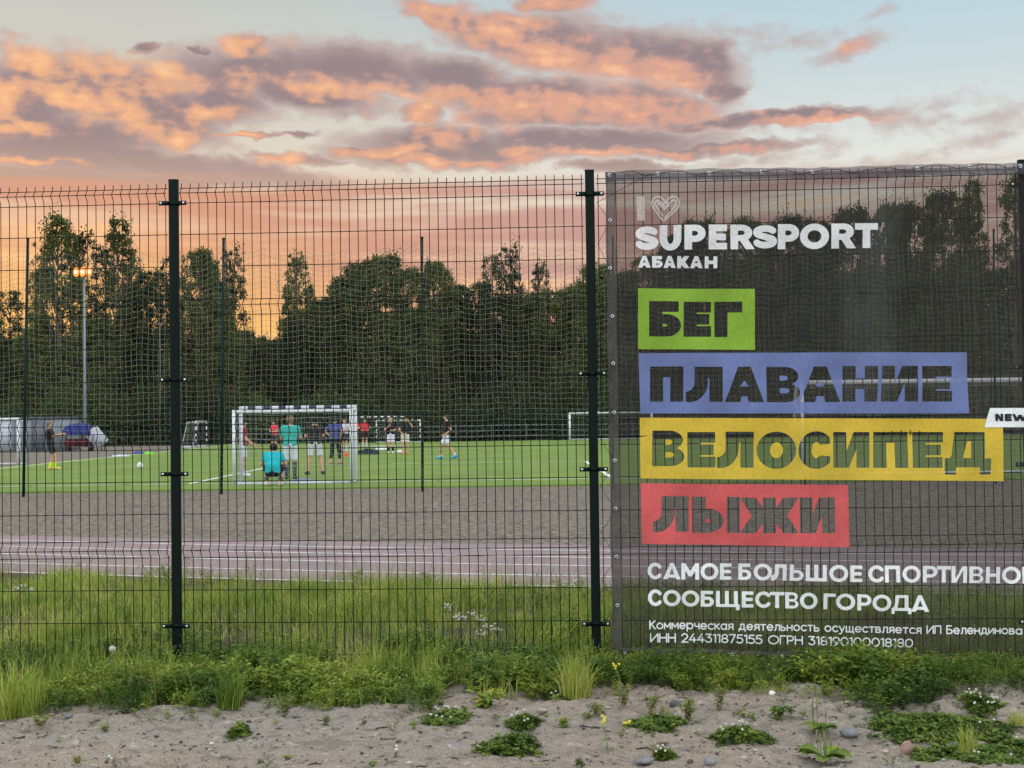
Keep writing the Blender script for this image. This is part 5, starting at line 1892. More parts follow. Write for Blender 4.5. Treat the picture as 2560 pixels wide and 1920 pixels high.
for a in ((75, 590, 116, 60, 'slim'), (104, 525, 113, 70, 'slim'), (152, 505, 112, 70, 'poplar'), (226, 530, 113, 70, 'slim'), (276, 540, 112, 80, 'slim'), (455, 580, 110, 70, 'broad'), (618, 620, 113, 60, 'slim'), (664, 610, 113, 60, 'slim'), (320, 590, 113, 90, 'broad'), (365, 560, 117, 60, 'slim'), (290, 620, 112, 80, 'broad'), (470, 640, 108, 80, 'broad'), (555, 728, 115, 90, 'broad'), (600, 735, 113, 70, 'broad'),
          (20, 735, 114, 90, 'broad'), (85, 700, 110, 90, 'broad'), (200, 690, 110, 100, 'broad'), (640, 700, 110, 80, 'broad'),
          (700, 650, 111, 100, 'broad'), (740, 602, 109, 90, 'broad'), (785, 572, 108, 110, 'broad'), (832, 553, 107, 110, 'broad'), (885, 582, 108, 90, 'broad'),
          (985, 620, 111, 80, 'broad'), (1035, 612, 111, 80, 'broad'), (1085, 640, 109, 90, 'broad'), (1140, 640, 109, 90, 'broad'), (1200, 628, 109, 90, 'broad'), (1245, 618, 110, 80, 'broad'),
          (1290, 578, 107, 100, 'broad'), (1345, 590, 107, 100, 'broad'), (1400, 555, 107, 100, 'broad'), (1460, 515, 105, 100, 'broad'), (1515, 478, 104, 110, 'broad'),
          (1570, 500, 104, 90, 'slim'), (1611, 476, 104, 110, 'broad'), (1665, 490, 103, 100, 'broad'), (1700, 472, 103, 90, 'broad'), (1764, 478, 102, 110, 'broad'),
          (1844, 456, 101, 110, 'broad'), (1911, 446, 100, 100, 'broad'), (1962, 444, 100, 100, 'broad'), (-60, 640, 116, 90, 'broad'), (-30, 700, 110, 90, 'broad')):
    tree(*a, WL, WOOD)
for xD in range(-90, 2330, 62):
    top = 700 if xD < 620 else 660 if xD < 1250 else 600 if xD < 1500 else 540
    tree(xD + random.uniform(-15, 15), top + random.uniform(10, 60), 122 + random.uniform(-3, 4), 110, 'broad', WL, WOOD)

def bush_mesh(seed):
    g = np.random.default_rng(seed)
    C = []
    for _ in range(70):
        ph, r = g.random() * 6.28, math.sqrt(g.random())
        t = g.random()
        c = np.array([2.0 * r * math.cos(ph), 1.4 * r * math.sin(ph), .15 + 2.6 * t * (1 - .45 * r * r)])
        C.append(c + g.normal(size=(44, 3)) * np.array([.34, .34, .28]))
    C = np.concatenate(C)
    C[:, 2] = np.maximum(C[:, 2], .05)
    return leaves(C, .20, g)
UNDER = leaf_mat('shrub_leaves', (38, 50, 30), (78, 92, 46))
BM = [mesh('shrub', *bush_mesh(60 + i), UNDER) for i in range(3)]
k_ = 0
for row, (Y, h0) in enumerate(((101.5, 2.6), (105, 4.2))):
    for X in np.arange(-46, 48, 3.1):
        if row == 0 and X < -18:
            continue
        o = link('shrub', BM[k_ % 3])
        k_ += 1
        o.location = (X + random.uniform(-.8, .8), Y + random.uniform(-.8, .8), 0)
        o.rotation_euler = (0, 0, random.random() * 6.28)
        q = h0 / 2.7 * random.uniform(.75, 1.25)
        o.scale = (random.uniform(.9, 1.25), random.uniform(.9, 1.25), q)
        tag(o, 'dark green shrub in the undergrowth below the trees', 'shrub', 'shrubs along the foot of the wood')

# ------------------------------------------------------------------ low vegetation
def veg_mat(name, stops, trans=.3, scale=1.2, rough=.6):
    m = bpy.data.materials.new(name)
    m.use_nodes = True
    k = NT(m.node_tree)
    p = k.n['Principled BSDF']
    g = k.n.new('ShaderNodeNewGeometry')
    n = k.noise(g.outputs['Position'], scale, 4, .65)
    f = k.math('ADD', k.math('MULTIPLY', k.smooth(n, .34, .64), .62), k.math('MULTIPLY', g.outputs['Random Per Island'], .38))
    c = k.ramp(f, [(q, lin(*s)) for q, s in stops])
    k.l.new(c, p.inputs['Base Color'])
    p.inputs['Roughness'].default_value = rough
    p.inputs['Specular IOR Level'].default_value = .2
    t = k.n.new('ShaderNodeBsdfTranslucent')
    k.l.new(c, t.inputs[0])
    mx = k.n.new('ShaderNodeMixShader')
    mx.inputs[0].default_value = trans
    k.l.new(p.outputs[0], mx.inputs[1])
    k.l.new(t.outputs[0], mx.inputs[2])
    k.l.new(mx.outputs[0], k.n['Material Output'].inputs[0])
    return m
GRASS = veg_mat('meadow_grass', scale=2.2, stops=[(0, (62, 82, 32)), (.32, (102, 126, 46)), (.66, (152, 166, 66)), (1, (188, 182, 112))])
WEED = veg_mat('leafy_weeds', [(0, (40, 62, 26)), (.35, (74, 102, 40)), (.7, (114, 136, 48)), (1, (162, 164, 64))], scale=1.6)
CLOVER = veg_mat('clover_leaves', [(0, (54, 78, 30)), (.5, (86, 110, 44)), (1, (128, 140, 62))], scale=9)
DRYH = veg_mat('pale_herb', [(0, (92, 104, 50)), (.5, (122, 132, 64)), (1, (152, 150, 86))], scale=6)
BLOOM = pmat('white_bloom', lin(186, 185, 170), rough=.8, var=.1)
YBLOOM = pmat('yellow_bloom', lin(206, 190, 60), rough=.7, var=.1)
STEM = pmat('green_stem', lin(104, 112, 66), rough=.7)

def blades(P, h, w, g, lean=.35, seg=4, curl=1.0):
    n = len(P)
    ph = g.random(n) * 2 * math.pi
    d = np.stack([np.cos(ph), np.sin(ph), 0 * ph], -1)
    side = np.stack([-np.sin(ph + g.normal(0, .9, n)), np.cos(ph + g.normal(0, .9, n)), 0 * ph], -1)
    ln = np.abs(g.normal(0, lean, n)) + .05
    t = np.linspace(0, 1, seg)
    hh = h[:, None]
    x = hh * ln[:, None] * (t ** (1 + curl))
    z = hh * t * (1 - .35 * ln[:, None] * t)
    c = P[:, None, :] + d[:, None, :] * x[..., None]
    c[..., 2] += z
    ww = (np.asarray(w)[:, None] if np.ndim(w) else w) * (1 - t ** 1.6) + .0005
    V = np.stack([c - side[:, None] * ww[..., None] / 2, c + side[:, None] * ww[..., None] / 2], 2).reshape(-1, 3)
    b = (np.arange(n) * seg * 2)[:, None]
    k = (np.arange(seg - 1) * 2)[None]
    F = np.stack([b + k, b + k + 1, b + k + 3, b + k + 2], -1).reshape(-1, 4)
    return V, F

def scatter(protos, P, S, g, zs=None):
    """many turned and scaled copies of small prototypes, as one geometry"""
    mb = MB()
    which = g.integers(0, len(protos), len(P))
    for i, (V, F) in enumerate(protos):
        m = which == i
        n = m.sum()
        if not n:
            continue
        a = g.random(n) * 2 * math.pi
        c, s = np.cos(a)[:, None], np.sin(a)[:, None]
        sc = S[m][:, None]
        X = (V[None, :, 0] * c - V[None, :, 1] * s) * sc
        Y = (V[None, :, 0] * s + V[None, :, 1] * c) * sc
        Z = V[None, :, 2] * sc * (1 if zs is None else zs[m][:, None])
        W = np.stack([X, Y, Z], -1) + P[m][:, None, :]
        FF = F[None] + (np.arange(n) * len(V))[:, None, None]
        mb.add(W.reshape(-1, 3), FF.reshape(-1, F.shape[1]))
    return mb

g = np.random.default_rng(21)
def put(X, Y):
    return np.stack([X, Y, gz(X, Y)], -1)

# meadow strip between the fence and the track
n = 120000
Y = 8.3 + 9.5 * g.random(n) ** .8
X = (g.random(n) * 2 - 1) * .42 * Y
s = s_fence(X, Y)
edge = track_y(0, X)
den = 1.5 * vnoise(X, Y, 1.3, 51) + 1.1 * vnoise(X, Y, 3.1, 52)
m = (s > .05) & (Y < edge - .04) & (den + .42 > g.random(n) * .85)
X, Y, den = X[m], Y[m], den[m]
tall = vnoise(X, Y, .8, 53) + .5 * vnoise(X, Y, 2.6, 54)
h = (.09 + .21 * np.clip(tall + .4, 0, 1.2)) * (.4 + .95 * g.random(len(X)))
V, F = blades(put(X, Y), h, .0048 + .0035 * g.random(len(X)), g, .5, 4)
tag(link('meadow_grass', mesh('meadow_grass', V, F, GRASS)), kind='stuff')
# dense grass at the foot, thin flowering stalks above
n = 2600
Y = 8.5 + 8 * g.random(n)
X = (g.random(n) * 2 - 1) * .42 * Y
m = (s_fence(X, Y) > .1) & (Y < track_y(0, X) - .05)
X, Y = X[m], Y[m]
V, F = blades(put(X, Y), .28 + .28 * g.random(len(X)) ** 2, np.full(len(X), .0032), g, .22, 5)
mb = MB().add(V, F)
tip = V.reshape(len(X), 5, 2, 3)[:, 3:, :, :].mean((1, 2))
P = (tip[:, None, :] + g.normal(size=(len(X), 9, 3)) * np.array([.010, .010, .030])).reshape(-1, 3)
mb.add(*leaves(P, .012, g, .5))
tag(mb.obj('seeding_grass', DRYH), kind='stuff')

# weeds in the meadow and along the foot of the fence
def herb(g, H, nl, L, spread, aspect=.34, stems=3, droop=.2):
    mb = MB()
    C = []
    for _ in range(stems):
        a = g.random() * 6.28
        tipx = np.array([math.cos(a), math.sin(a), 0]) * spread * (.3 + .7 * g.random()) + np.array([0, 0, H * (.7 + .4 * g.random())])
        midp = tipx * .5 + np.array([0, 0, H * .12])
        t = g.random(nl // stems) ** .7
        P = (2 * t * (1 - t))[:, None] * midp + (t ** 2)[:, None] * tipx
        C.append(P)
    C = np.concatenate(C)
    n = len(C)
    ph = g.random(n) * 6.28
    dirv = np.stack([np.cos(ph), np.sin(ph), g.normal(.35, .35, n)], -1)
    dirv /= np.linalg.norm(dirv, axis=1)[:, None]
    sd = np.cross(dirv, np.array([0, 0, 1.0]) + g.normal(0, .35, (n, 3)))
    sd /= np.linalg.norm(sd, axis=1)[:, None] + 1e-6
    l = (L * (.6 + .7 * g.random(n)))[:, None]
    b = C
    t1 = C + dirv * l * .5
    e = C + dirv * l + np.array([0, 0, -droop * L])
    V = np.stack([b, t1 + sd * l * aspect * .5, e, t1 - sd * l * aspect * .5], 1).reshape(-1, 3)
    V[:, 2] = np.maximum(V[:, 2], .002)
    return V, np.arange(4 * n).reshape(-1, 4)
feather = [herb(g, .17, 120, .024, .08, .30, 7) for _ in range(4)]
leafy = [herb(g, .13, 80, .027, .08, .48, 6) for _ in range(4)]
low = [herb(g, .07, 64, .022, .09, .5, 6) for _ in range(4)]
n = 1500
Y = 8.4 + 7 * g.random(n)
X = (g.random(n) * 2 - 1) * .42 * Y
m = (s_fence(X, Y) > .1) & (Y < track_y(0, X) - .2) & (vnoise(X, Y, 1.1, 61) > .02)
X, Y = X[m], Y[m]
tag(scatter(leafy + feather, put(X, Y), .8 + .6 * g.random(len(X)), g).obj('meadow_weeds', WEED), kind='stuff')

# edge of the worn dirt, read along the foot of the weeds
EDGE = [(-80, 1786), (90, 1788), (130, 1776), (400, 1776), (640, 1768), (720, 1772), (860, 1784), (980, 1790), (1060, 1786), (1100, 1762), (1125, 1716), (1160, 1722), (1200, 1768), (1290, 1756), (1420, 1742),
        (1500, 1736), (1700, 1732), (1900, 1738), (2020, 1742), (2080, 1764), (2200, 1778), (2330, 1780), (2370, 1748), (2480, 1738), (2700, 1740)]
ep = np.array([gpt(*q) for q in EDGE])
def edge_y(X):
    return np.interp(X, ep[:, 0], ep[:, 1])
n = 11000
X = (g.random(n) * 2 - 1) * 3.6
Y = 7.0 + 2.0 * g.random(n)
s = s_fence(X, Y)
e = edge_y(X) + .08 * vnoise(X, Y, 5, 71)
inn = Y - e
den = .62 + 1.3 * vnoise(X, Y, 2.4, 72) + .7 * vnoise(X, Y, 7, 74)
m = (inn > 0) & (s < .35) & (g.random(n) < den * np.clip(.35 + inn * 2.5, 0, 1))
X, Y, inn, s = X[m], Y[m], inn[m], s[m]
sel = vnoise(X, Y, 1.6, 73) + .25 * g.normal(size=len(X))
bump = 1 + .75 * np.clip(vnoise(X, Y, 2.1, 91) + .5 * vnoise(X, Y, 5.5, 92), -.55, .9) + .5 * np.exp(-((X - 2.08) / .34) ** 2)
hs = bump * np.clip(.50 + inn * .9, .5, .95) * np.clip(1.15 - .9 * np.clip(s + .75, 0, 1) * (X > .55) * 1.15, .16, 1) * (.65 + .6 * g.random(len(X)))
P = put(X, Y)
mb = MB()
for lo_, hi_, pr in ((-9, -.12, feather), (-.12, .16, leafy), (.16, 9, low + leafy)):
    k = (sel >= lo_) & (sel < hi_)
    sub = scatter(pr, P[k], hs[k], g)
    for V_, key in zip(sub.V, [None] * len(sub.V)):
        pass
    mb.add(np.concatenate(sub.V), np.concatenate([np.concatenate(v) for v in sub.F.values()]))
tag(mb.obj('fence_weeds', WEED), kind='stuff')
# grass in among them
n = 30000
X = (g.random(n) * 2 - 1) * 3.6
Y = 7.1 + 1.9 * g.random(n)
inn = Y - edge_y(X)
m = (inn > .02) & (s_fence(X, Y) < .3) & (g.random(n) < .30 + 1.6 * vnoise(X, Y, 1.9, 81))
X, Y, inn = X[m], Y[m], inn[m]
V, F = blades(put(X, Y), np.clip(.08 + .16 * inn, .08, .20) * (.55 + .8 * g.random(len(X))) * np.where(X > .55, .6, 1), .004 + .002 * g.random(len(X)), g, .4, 4)
tag(link('fence_grass', mesh('fence_grass', V, F, GRASS)), kind='stuff')

# thin stalks standing above the weeds
n = 900
X = (g.random(n) * 2 - 1) * 3.6
Y = 7.2 + 1.7 * g.random(n)
m = (Y > edge_y(X) + .05) & (s_fence(X, Y) < .3) & (g.random(n) < np.where(X > .55, .4, 1))
X, Y = X[m], Y[m]
V, F = blades(put(X, Y), (.12 + .17 * g.random(len(X)) ** 1.5) * np.where(X > .55, .7, 1), np.full(len(X), .0026), g, .3, 5)
mb = MB().add(V, F)
tip = V.reshape(len(X), 5, 2, 3)[:, 3:, :, :].mean((1, 2))
P = (tip[:, None, :] + g.normal(size=(len(X), 8, 3)) * np.array([.007, .007, .020])).reshape(-1, 3)
mb.add(*leaves(P, .009, g, .5))
tag(mb.obj('seeding_stalks', DRYH), kind='stuff')

# sparse crumbs of green on the dirt just in front of the edge
n = 1500
X = (g.random(n) * 2 - 1) * 3.2
Y = 6.0 + 2.0 * g.random(n)
d_ = edge_y(X) - Y
m = (d_ > -.05) & (g.random(n) < .55 * np.exp(-d_ / .16) * (.4 + 1.6 * np.clip(vnoise(X, Y, 3, 83) + .3, 0, 1)) + .012)
X, Y = X[m], Y[m]
tag(scatter(low, put(X, Y), .25 + .4 * g.random(len(X)), g).obj('sprouting_weeds', WEED), kind='stuff')

# ------------------------------------------------------------------ single plants
def px_m(p):
    return p[1] / FPX
def tuft(x, y, wpx, hpx, label, mat=None, nb=160, kind='grass', group=None, name='grass_tuft', lean=.5, cat='plant'):
    p = gpt(x, y)
    q = px_m(p)
    g2 = np.random.default_rng(int(x * 7 + y))
    r, h = wpx * q / 2, hpx * q
    if kind == 'grass':
        a, rr = g2.random(nb) * 6.28, np.sqrt(g2.random(nb)) * r * .6
        P = np.stack([rr * np.cos(a), rr * np.sin(a), 0 * a], -1)
        V, F = blades(P, h * (.35 + .8 * g2.random(nb)), .0035 + .002 * g2.random(nb), g2, lean * 1.5, 5)
    elif kind == 'herb':
        V, F = herb(g2, h * .95, nb * 3, .022, r * .9, .36, max(6, nb // 9), .1)
    else:
        V, F = herb(g2, h * .8, nb, h * .5, r * .8, .5, max(4, nb // 10), .3)
    o = link(name, mesh(name, V, F, mat or GRASS))
    o.location = p
    return tag(o, label, cat, group)
tuft(52, 1790, 190, 165, 'big bright tuft of grass at the edge of the dirt, its blades fanning out', nb=330, lean=.42)
tuft(575, 1768, 110, 110, 'fine upright grass tuft at the edge of the dirt past the thick post', nb=220, lean=.28)
tuft(1440, 1742, 130, 120, 'dark grass tuft at the foot of the post beside the banner', nb=260, lean=.35)
tuft(2418, 1905, 60, 95, 'bright upright grass tuft among the clover in the lowest corner', nb=170, lean=.2)
tuft(2545, 1812, 60, 45, 'grass tuft on the dirt between the big clover patch and the frame edge', nb=90)
tuft(712, 1795, 78, 60, 'yellowish feathery herb standing before the weeds on the dirt', DRYH, 110, 'herb', None, 'herb_tuft')
tuft(1560, 1768, 75, 62, 'dry upright herb tuft below the corner of the banner', DRYH, 110, 'herb', None, 'herb_tuft')
tuft(1628, 1786, 60, 50, 'yellow-green herb tuft between two others below the banner', DRYH, 90, 'herb', None, 'herb_tuft')
tuft(1722, 1806, 56, 58, 'bushy yellow-green herb tuft beside the round grey stone', DRYH, 130, 'herb', None, 'herb_tuft')
tuft(1800, 1776, 60, 75, 'tallest yellow-green herb tuft on the dirt below the banner', DRYH, 110, 'herb', None, 'herb_tuft')
tuft(1490, 1795, 40, 36, 'small pale herb tuft above the yellow-flowered stalk', DRYH, 60, 'herb', None, 'herb_tuft')
tuft(102, 1818, 56, 28, 'pale grey-green herb low on the dirt beside the big grass tuft', DRYH, 70, 'herb', None, 'herb_tuft')
tuft(1412, 1820, 46, 30, 'small leafy weed on the dirt between two clover patches', WEED, 60, 'leaf', None, 'leafy_weed')
tuft(930, 1918, 50, 20, 'small leafy weed at the lower frame edge', WEED, 50, 'leaf', None, 'leafy_weed')
tuft(458, 1916, 44, 26, 'bright green leafy weed at the lower frame edge, on bare dirt', WEED, 60, 'leaf', None, 'leafy_weed')
tuft(1450, 1918, 36, 26, 'thin yellowish weed at the lower frame edge by the bluish stone', WEED, 40, 'leaf', None, 'leafy_weed')
tuft(1215, 1770, 90, 56, 'broad dandelion-like weed beside the bare gap under the fence', WEED, 70, 'leaf', None, 'leafy_weed')
tuft(1330, 1745, 60, 40, 'leafy weed with a ragged outline at the foot of the fence', WEED, 60, 'leaf', None, 'leafy_weed')
tuft(1940, 1800, 50, 40, 'leafy weed left of the twin plantains', WEED, 60, 'leaf', None, 'leafy_weed')
for x, y, w, h_ in ((335, 1788, 26, 20), (420, 1796, 26, 22), (480, 1796, 36, 26), (540, 1790, 30, 20), (815, 1812, 30, 18), (905, 1818, 26, 12), (1035, 1822, 26, 24), (1240, 1806, 22, 24), (1150, 1790, 40, 20),
                    (1370, 1800, 40, 20), (1590, 1845, 40, 14), (1550, 1840, 24, 14), (1745, 1840, 40, 14), (1850, 1796, 40, 30), (1880, 1806, 36, 28), (1975, 1790, 26, 26), (2010, 1796, 22, 20), (690, 1812, 24, 14),
                    (815, 1800, 20, 16), (720, 1898, 30, 8), (565, 1898, 30, 12), (195, 1912, 20, 22), (1325, 1832, 18, 18), (1660, 1790, 30, 24), (1470, 1800, 26, 16), (2250, 1776, 22, 20), (2120, 1740, 26, 24), (1100, 1768, 36, 22),
                    (262, 1828, 18, 10), (950, 1896, 14, 10), (2180, 1850, 30, 14), (1900, 1858, 26, 12)):
    tuft(x, y, w, h_, 'tiny weed sprouting from the bare dirt', random.choice([WEED, DRYH, WEED]), 26, random.choice(['herb', 'leaf']), 'tiny weeds on the bare dirt', 'dirt_weed')

def clover(x, y, wpx, hpx, tall, label, flowers=0, nb=None):
    """low cushion of three-part leaves; hpx is its depth as seen on the ground"""
    p = gpt(x, y)
    q = px_m(p)
    g2 = np.random.default_rng(int(x * 3 + y))
    rx = wpx * q / 2
    pn, pf = gpt(x, y + hpx / 2), gpt(x, y - hpx / 2)
    ry = (pf[1] - pn[1]) / 2
    n = nb or int(260 + 9000 * rx * ry * 3)
    a, r = g2.random(n) * 6.28, np.sqrt(g2.random(n)) * (1 + .16 * np.abs(g2.normal(size=n)) * (g2.random(n) < .35))
    tall *= .8
    lob = 1 + .16 * np.sin(3 * a + x) + .10 * np.sin(7 * a + y) + .06 * np.sin(13 * a)
    X, Y = rx * r * lob * np.cos(a), ry * r * lob * np.sin(a)
    Z = tall * np.clip(1 - .75 * r ** 2, .12, 1) * (.35 + .75 * g2.random(n)) + gz(X + p[0], Y + p[1]) - p[2]
    C = np.stack([X, Y, Z], -1)
    L = []
    for i in range(3):
        ph = g2.random(n) * 6.28 if i == 0 else ph + 2.09
        d = np.stack([np.cos(ph), np.sin(ph), g2.normal(.15, .3, n)], -1)
        sd = np.stack([-np.sin(ph), np.cos(ph), g2.normal(0, .3, n)], -1)
        l = (.013 + .007 * g2.random(n))[:, None]
        L.append(np.stack([C, C + d * l * .6 + sd * l * .5, C + d * l, C + d * l * .6 - sd * l * .5], 1))
    V = np.concatenate(L).reshape(-1, 3)
    t = empty('clover_patch', p)
    link('foliage', mesh('foliage', V, np.arange(len(V)).reshape(-1, 4), CLOVER), t)
    if flowers:
        mb = MB()
        for _ in range(int(flowers * .6)):
            a, r = g2.random() * 6.28, math.sqrt(g2.random()) * .92
            X, Y = rx * r * math.cos(a), ry * r * math.sin(a)
            z = tall * (1 - .6 * r * r) + .012 + .02 * g2.random() + float(gz(X + p[0], Y + p[1])) - p[2]
            mb.ellipsoid((X, Y, z), (.0062, .0062, .0055), 8, 5, .25, int(x + _))
        tag(mb.obj('blossoms', BLOOM, t), kind='stuff')
    return tag(t, label, 'clover')
clover(600, 1829, 46, 16, .03, 'small dark cushion of moss-like clover alone on the dirt')
clover(1118, 1806, 110, 24, .05, 'clover patch dotted with white heads, left of the flat green mound', 20)
clover(1302, 1811, 76, 24, .045, 'smaller clover patch with white heads beside a dark bark chip', 14)
clover(1274, 1860, 148, 40, .075, 'flat green mound of clover without flowers above the grey stones')
clover(1640, 1818, 130, 26, .045, 'long low clover patch beside the yellow flowers on the dirt', 3)
clover(1850, 1840, 136, 34, .05, 'clover patch with many white heads below the slogan', 22)
clover(2345, 1828, 330, 72, .06, 'largest clover carpet on the dirt near the corner', 4)
clover(2452, 1782, 84, 22, .055, 'compact clump crowded with white flowers near the banner foot', 34)
clover(2430, 1906, 260, 40, .05, 'clover carpet running out of the frame at the lower corner', 5)
clover(2545, 1872, 60, 22, .04, 'little clover patch at the frame edge above the corner carpet', 3)
clover(1660, 1898, 44, 14, .035, 'tiny clover patch with daisies above the bluish stone', 9)
clover(1395, 1748, 70, 22, .05, 'clover patch with white heads at the foot of the dark grass tuft', 8)
clover(780, 1745, 80, 40, .10, 'tall white-flowered clover in the weeds under the fence', 14)

def plantain(x, y, wpx, spikes, hs_, label, seed):
    p = gpt(x, y)
    q = px_m(p)
    g2 = np.random.default_rng(seed)
    t = empty('plantain', p)
    for i in range(9):
        ph = 2 * math.pi * i / 9 + g2.normal(0, .25)
        L = wpx * q / 2 * (.75 + .4 * g2.random())
        W = L * .66
        d = np.array([math.cos(ph), math.sin(ph), 0]); sd = np.array([-math.sin(ph), math.cos(ph), 0])
        rows = []
        up = .35 + .5 * g2.random()
        for k in range(7):
            a = k / 6
            w = W * (.10 if a < .2 else math.sin((a - .15) / .85 * math.pi) ** .7 * .5 + .02)
            c = d * L * a + np.array([0, 0, .01 + L * (up * a - .75 * up * a * a + .1)])
            rows += [c - sd * w + np.array([0, 0, w * .35]), c, c + sd * w + np.array([0, 0, w * .35])]
        V = np.array(rows)
        F = []
        for k in range(6):
            for j in range(2):
                F.append((k * 3 + j, k * 3 + j + 1, k * 3 + j + 4, k * 3 + j + 3))
        link('leaf', mesh('leaf', V, np.array(F), CLOVER if i % 3 else WEED, True), t)
    for i in range(spikes):
        a = g2.random() * 6.28
        b = np.array([math.cos(a), math.sin(a), 0]) * wpx * q * (.05 + .2 * g2.random())
        h = hs_ * q * (.6 + .45 * g2.random())
        mb = MB()
        tipv = b * 1.25 + np.array([0, 0, h])
        mb.tube([b, (b + tipv) / 2, tipv * .62 + b * .38, tipv * .66 + b * .34, tipv], [.0018, .0018, .0018, .004, .0028], 6)
        mb.obj('flower_spike', STEM, t)
    return tag(t, label, 'plant')
plantain(2062, 1908, 150, 5, 80, 'broad-leaved plantain with seed spikes at the lower frame edge', 3)
plantain(2052, 1836, 90, 4, 95, 'tall ragged plantain behind the lower one, beside the blue-grey stone', 4)
plantain(2358, 1884, 62, 2, 26, 'low plantain between the big clover carpet and the pink stone', 5)

def flower(x, y, hx, hy, label, col, name='wildflower', heads=4, hr=.0075, ball=False):
    p = gpt(x, y)
    d = ray(hx, hy)
    tipv = ORG + d * (p[1] / d[1]) - p
    t = empty(name, p)
    mb = MB()
    mb.tube([(0, 0, 0), tipv * .5 + np.array([.006, 0, 0]), tipv], [.0024, .002, .0015], 6)
    g2 = np.random.default_rng(int(x + hx))
    V, F = leaves(np.stack([tipv * a + g2.normal(0, .004, 3) for a in np.linspace(.1, .8, 9)]), .026, g2, .3)
    mb.add(V, F)
    mb.obj('stalk', STEM, t)
    mb = MB()
    for i in range(heads):
        c = tipv + (g2.normal(0, .010, 3) if heads > 1 else 0)
        mb.ellipsoid(c, (hr, hr, hr * .8), 10, 7, .3, i)
    if ball:
        n = 160
        a = g2.normal(size=(n, 3)); a /= np.linalg.norm(a, axis=1)[:, None]
        mb.add(*leaves(tipv + a * hr * 1.15, .006, g2, .4))
    mb.obj('flower_head', col, t, True)
    return tag(t, label, 'flower')
flower(1520, 1884, 1506, 1799, 'yellow-flowered stalk standing alone on the dirt', YBLOOM, heads=6)
flower(1551, 1846, 1567, 1806, 'shorter yellow flower beside the long low clover patch', YBLOOM, heads=4)
flower(1555, 1716, 1536, 1662, 'yellow flower in the weeds at the corner of the banner', YBLOOM, heads=5)
flower(1578, 1712, 1592, 1673, 'pale yellow flower under the banner hem, near the brighter one', YBLOOM, heads=3, hr=.009)
flower(268, 1724, 281, 1622, 'white dandelion clock on a long stalk in front of the fence', BLOOM, 'dandelion', 1, .017, True)
flower(288, 1916, 279, 1894, 'small white flower low on the bare dirt at the frame edge', BLOOM, heads=2, hr=.008)
flower(985, 1894, 995, 1872, 'small white flower on a bent stalk beside the grey flat stone', BLOOM, heads=2, hr=.009)
def yarrow(x, y, hx, hy, label):
    """white umbel in the meadow behind the fence; (x, y) its foot"""
    p = gp(x, y, .15)
    p[2] = float(gz(p[0], p[1]))
    d = ray(hx, hy)
    tipv = ORG + d * (p[1] / d[1]) - p
    t = empty('yarrow', p)
    g2 = np.random.default_rng(int(hx * 3))
    mb = MB()
    mb.tube([(0, 0, 0), tipv * .6, tipv], [.003, .0025, .002], 6)
    mb.obj('stalk', STEM, t)
    mb = MB()
    for i in range(9):
        mb.ellipsoid(tipv + g2.normal(0, 1, 3) * np.array([.022, .022, .010]), (.009, .009, .006), 8, 5, .3, i)
    mb.obj('flower_head', BLOOM, t, True)
    return tag(t, label, 'flower')
for i, (x, y, hx, hy) in enumerate(((1150, 1600, 1150, 1545), (1180, 1610, 1180, 1535), (1205, 1590, 1206, 1547), (1222, 1620, 1226, 1568), (1240, 1615, 1238, 1575), (1208, 1625, 1206, 1583), (1120, 1590, 1118, 1517),
                                    (1414, 1500, 1412, 1461), (1430, 1500, 1434, 1458), (45, 1520, 46, 1470), (70, 1525, 72, 1475), (60, 1520, 58, 1463), (1145, 1580, 1142, 1543))):
    o = yarrow(x, y, hx, hy, 'white yarrow head among the meadow grass behind the fence')
    o['group'] = 'white yarrow in the meadow'

# ------------------------------------------------------------------ stones, chips and twigs
def rock(x, y, wpx, hpx, col, label, seed, name='stone', tilt=0.0, group=None):
    p = gpt(x, y)
    q = px_m(p)
    g2 = np.random.default_rng(seed)
    n, m = 14, 9
    a = wpx * q / 2
    c = hpx * q / 2 * 1.15
    b = a * (.65 + .2 * g2.random())
    dirs = g2.normal(size=(7, 3)); dirs /= np.linalg.norm(dirs, axis=1)[:, None]
    cut = .5 + .4 * g2.random(7)
    V = []
    for i in range(m + 1):
        th = math.pi * i / m
        for j in range(n):
            ph = 2 * math.pi * j / n
            v = np.array([math.sin(th) * math.cos(ph), math.sin(th) * math.sin(ph), math.cos(th)])
            k = 1.0
            for d, w in zip(dirs, cut):
                k = min(k, w / max(v @ d, 1e-3)) if v @ d > w else k
            V.append(v * k * (a, b, c))
    i = np.arange(m)[:, None] * n
    j = np.arange(n)[None]
    jn = (j + 1) % n
    F = np.stack([i + j, i + n + j, i + n + jn, i + jn], -1).reshape(-1, 4)
    o = link(name, mesh(name, V, F, pmat('stone_%d_%d_%d' % col, lin(*col), rough=.85, var=.22, scale=26, bump=.5, bscale=60, spec=.2), True))
    o.location = (p[0], p[1], p[2] + c * .55)
    o.rotation_euler = (0, tilt, g2.random() * .6 - .3)
    return tag(o, label, 'stone', group)
rock(170, 1795, 25, 13, (108, 106, 110), 'dark angular stone on the dirt below the weeds, near the big grass tuft', 1)
rock(529, 1864, 18, 10, (196, 186, 172), 'small pale round pebble alone on the open dirt', 2)
rock(1354, 1782, 34, 17, (150, 146, 138), 'pale angular stone beside the clover patches', 3)
rock(1142, 1876, 50, 20, (128, 124, 122), 'flat grey stone beside the flat green mound', 4)
rock(1612, 1908, 60, 18, (114, 114, 114), 'long bluish grey stone at the lower frame edge', 5)
rock(1778, 1912, 38, 24, (122, 124, 122), 'round grey stone at the lower frame edge beside a red pebble', 6)
rock(1726, 1909, 20, 13, (106, 80, 72), 'dark red pebble between two grey stones', 7)
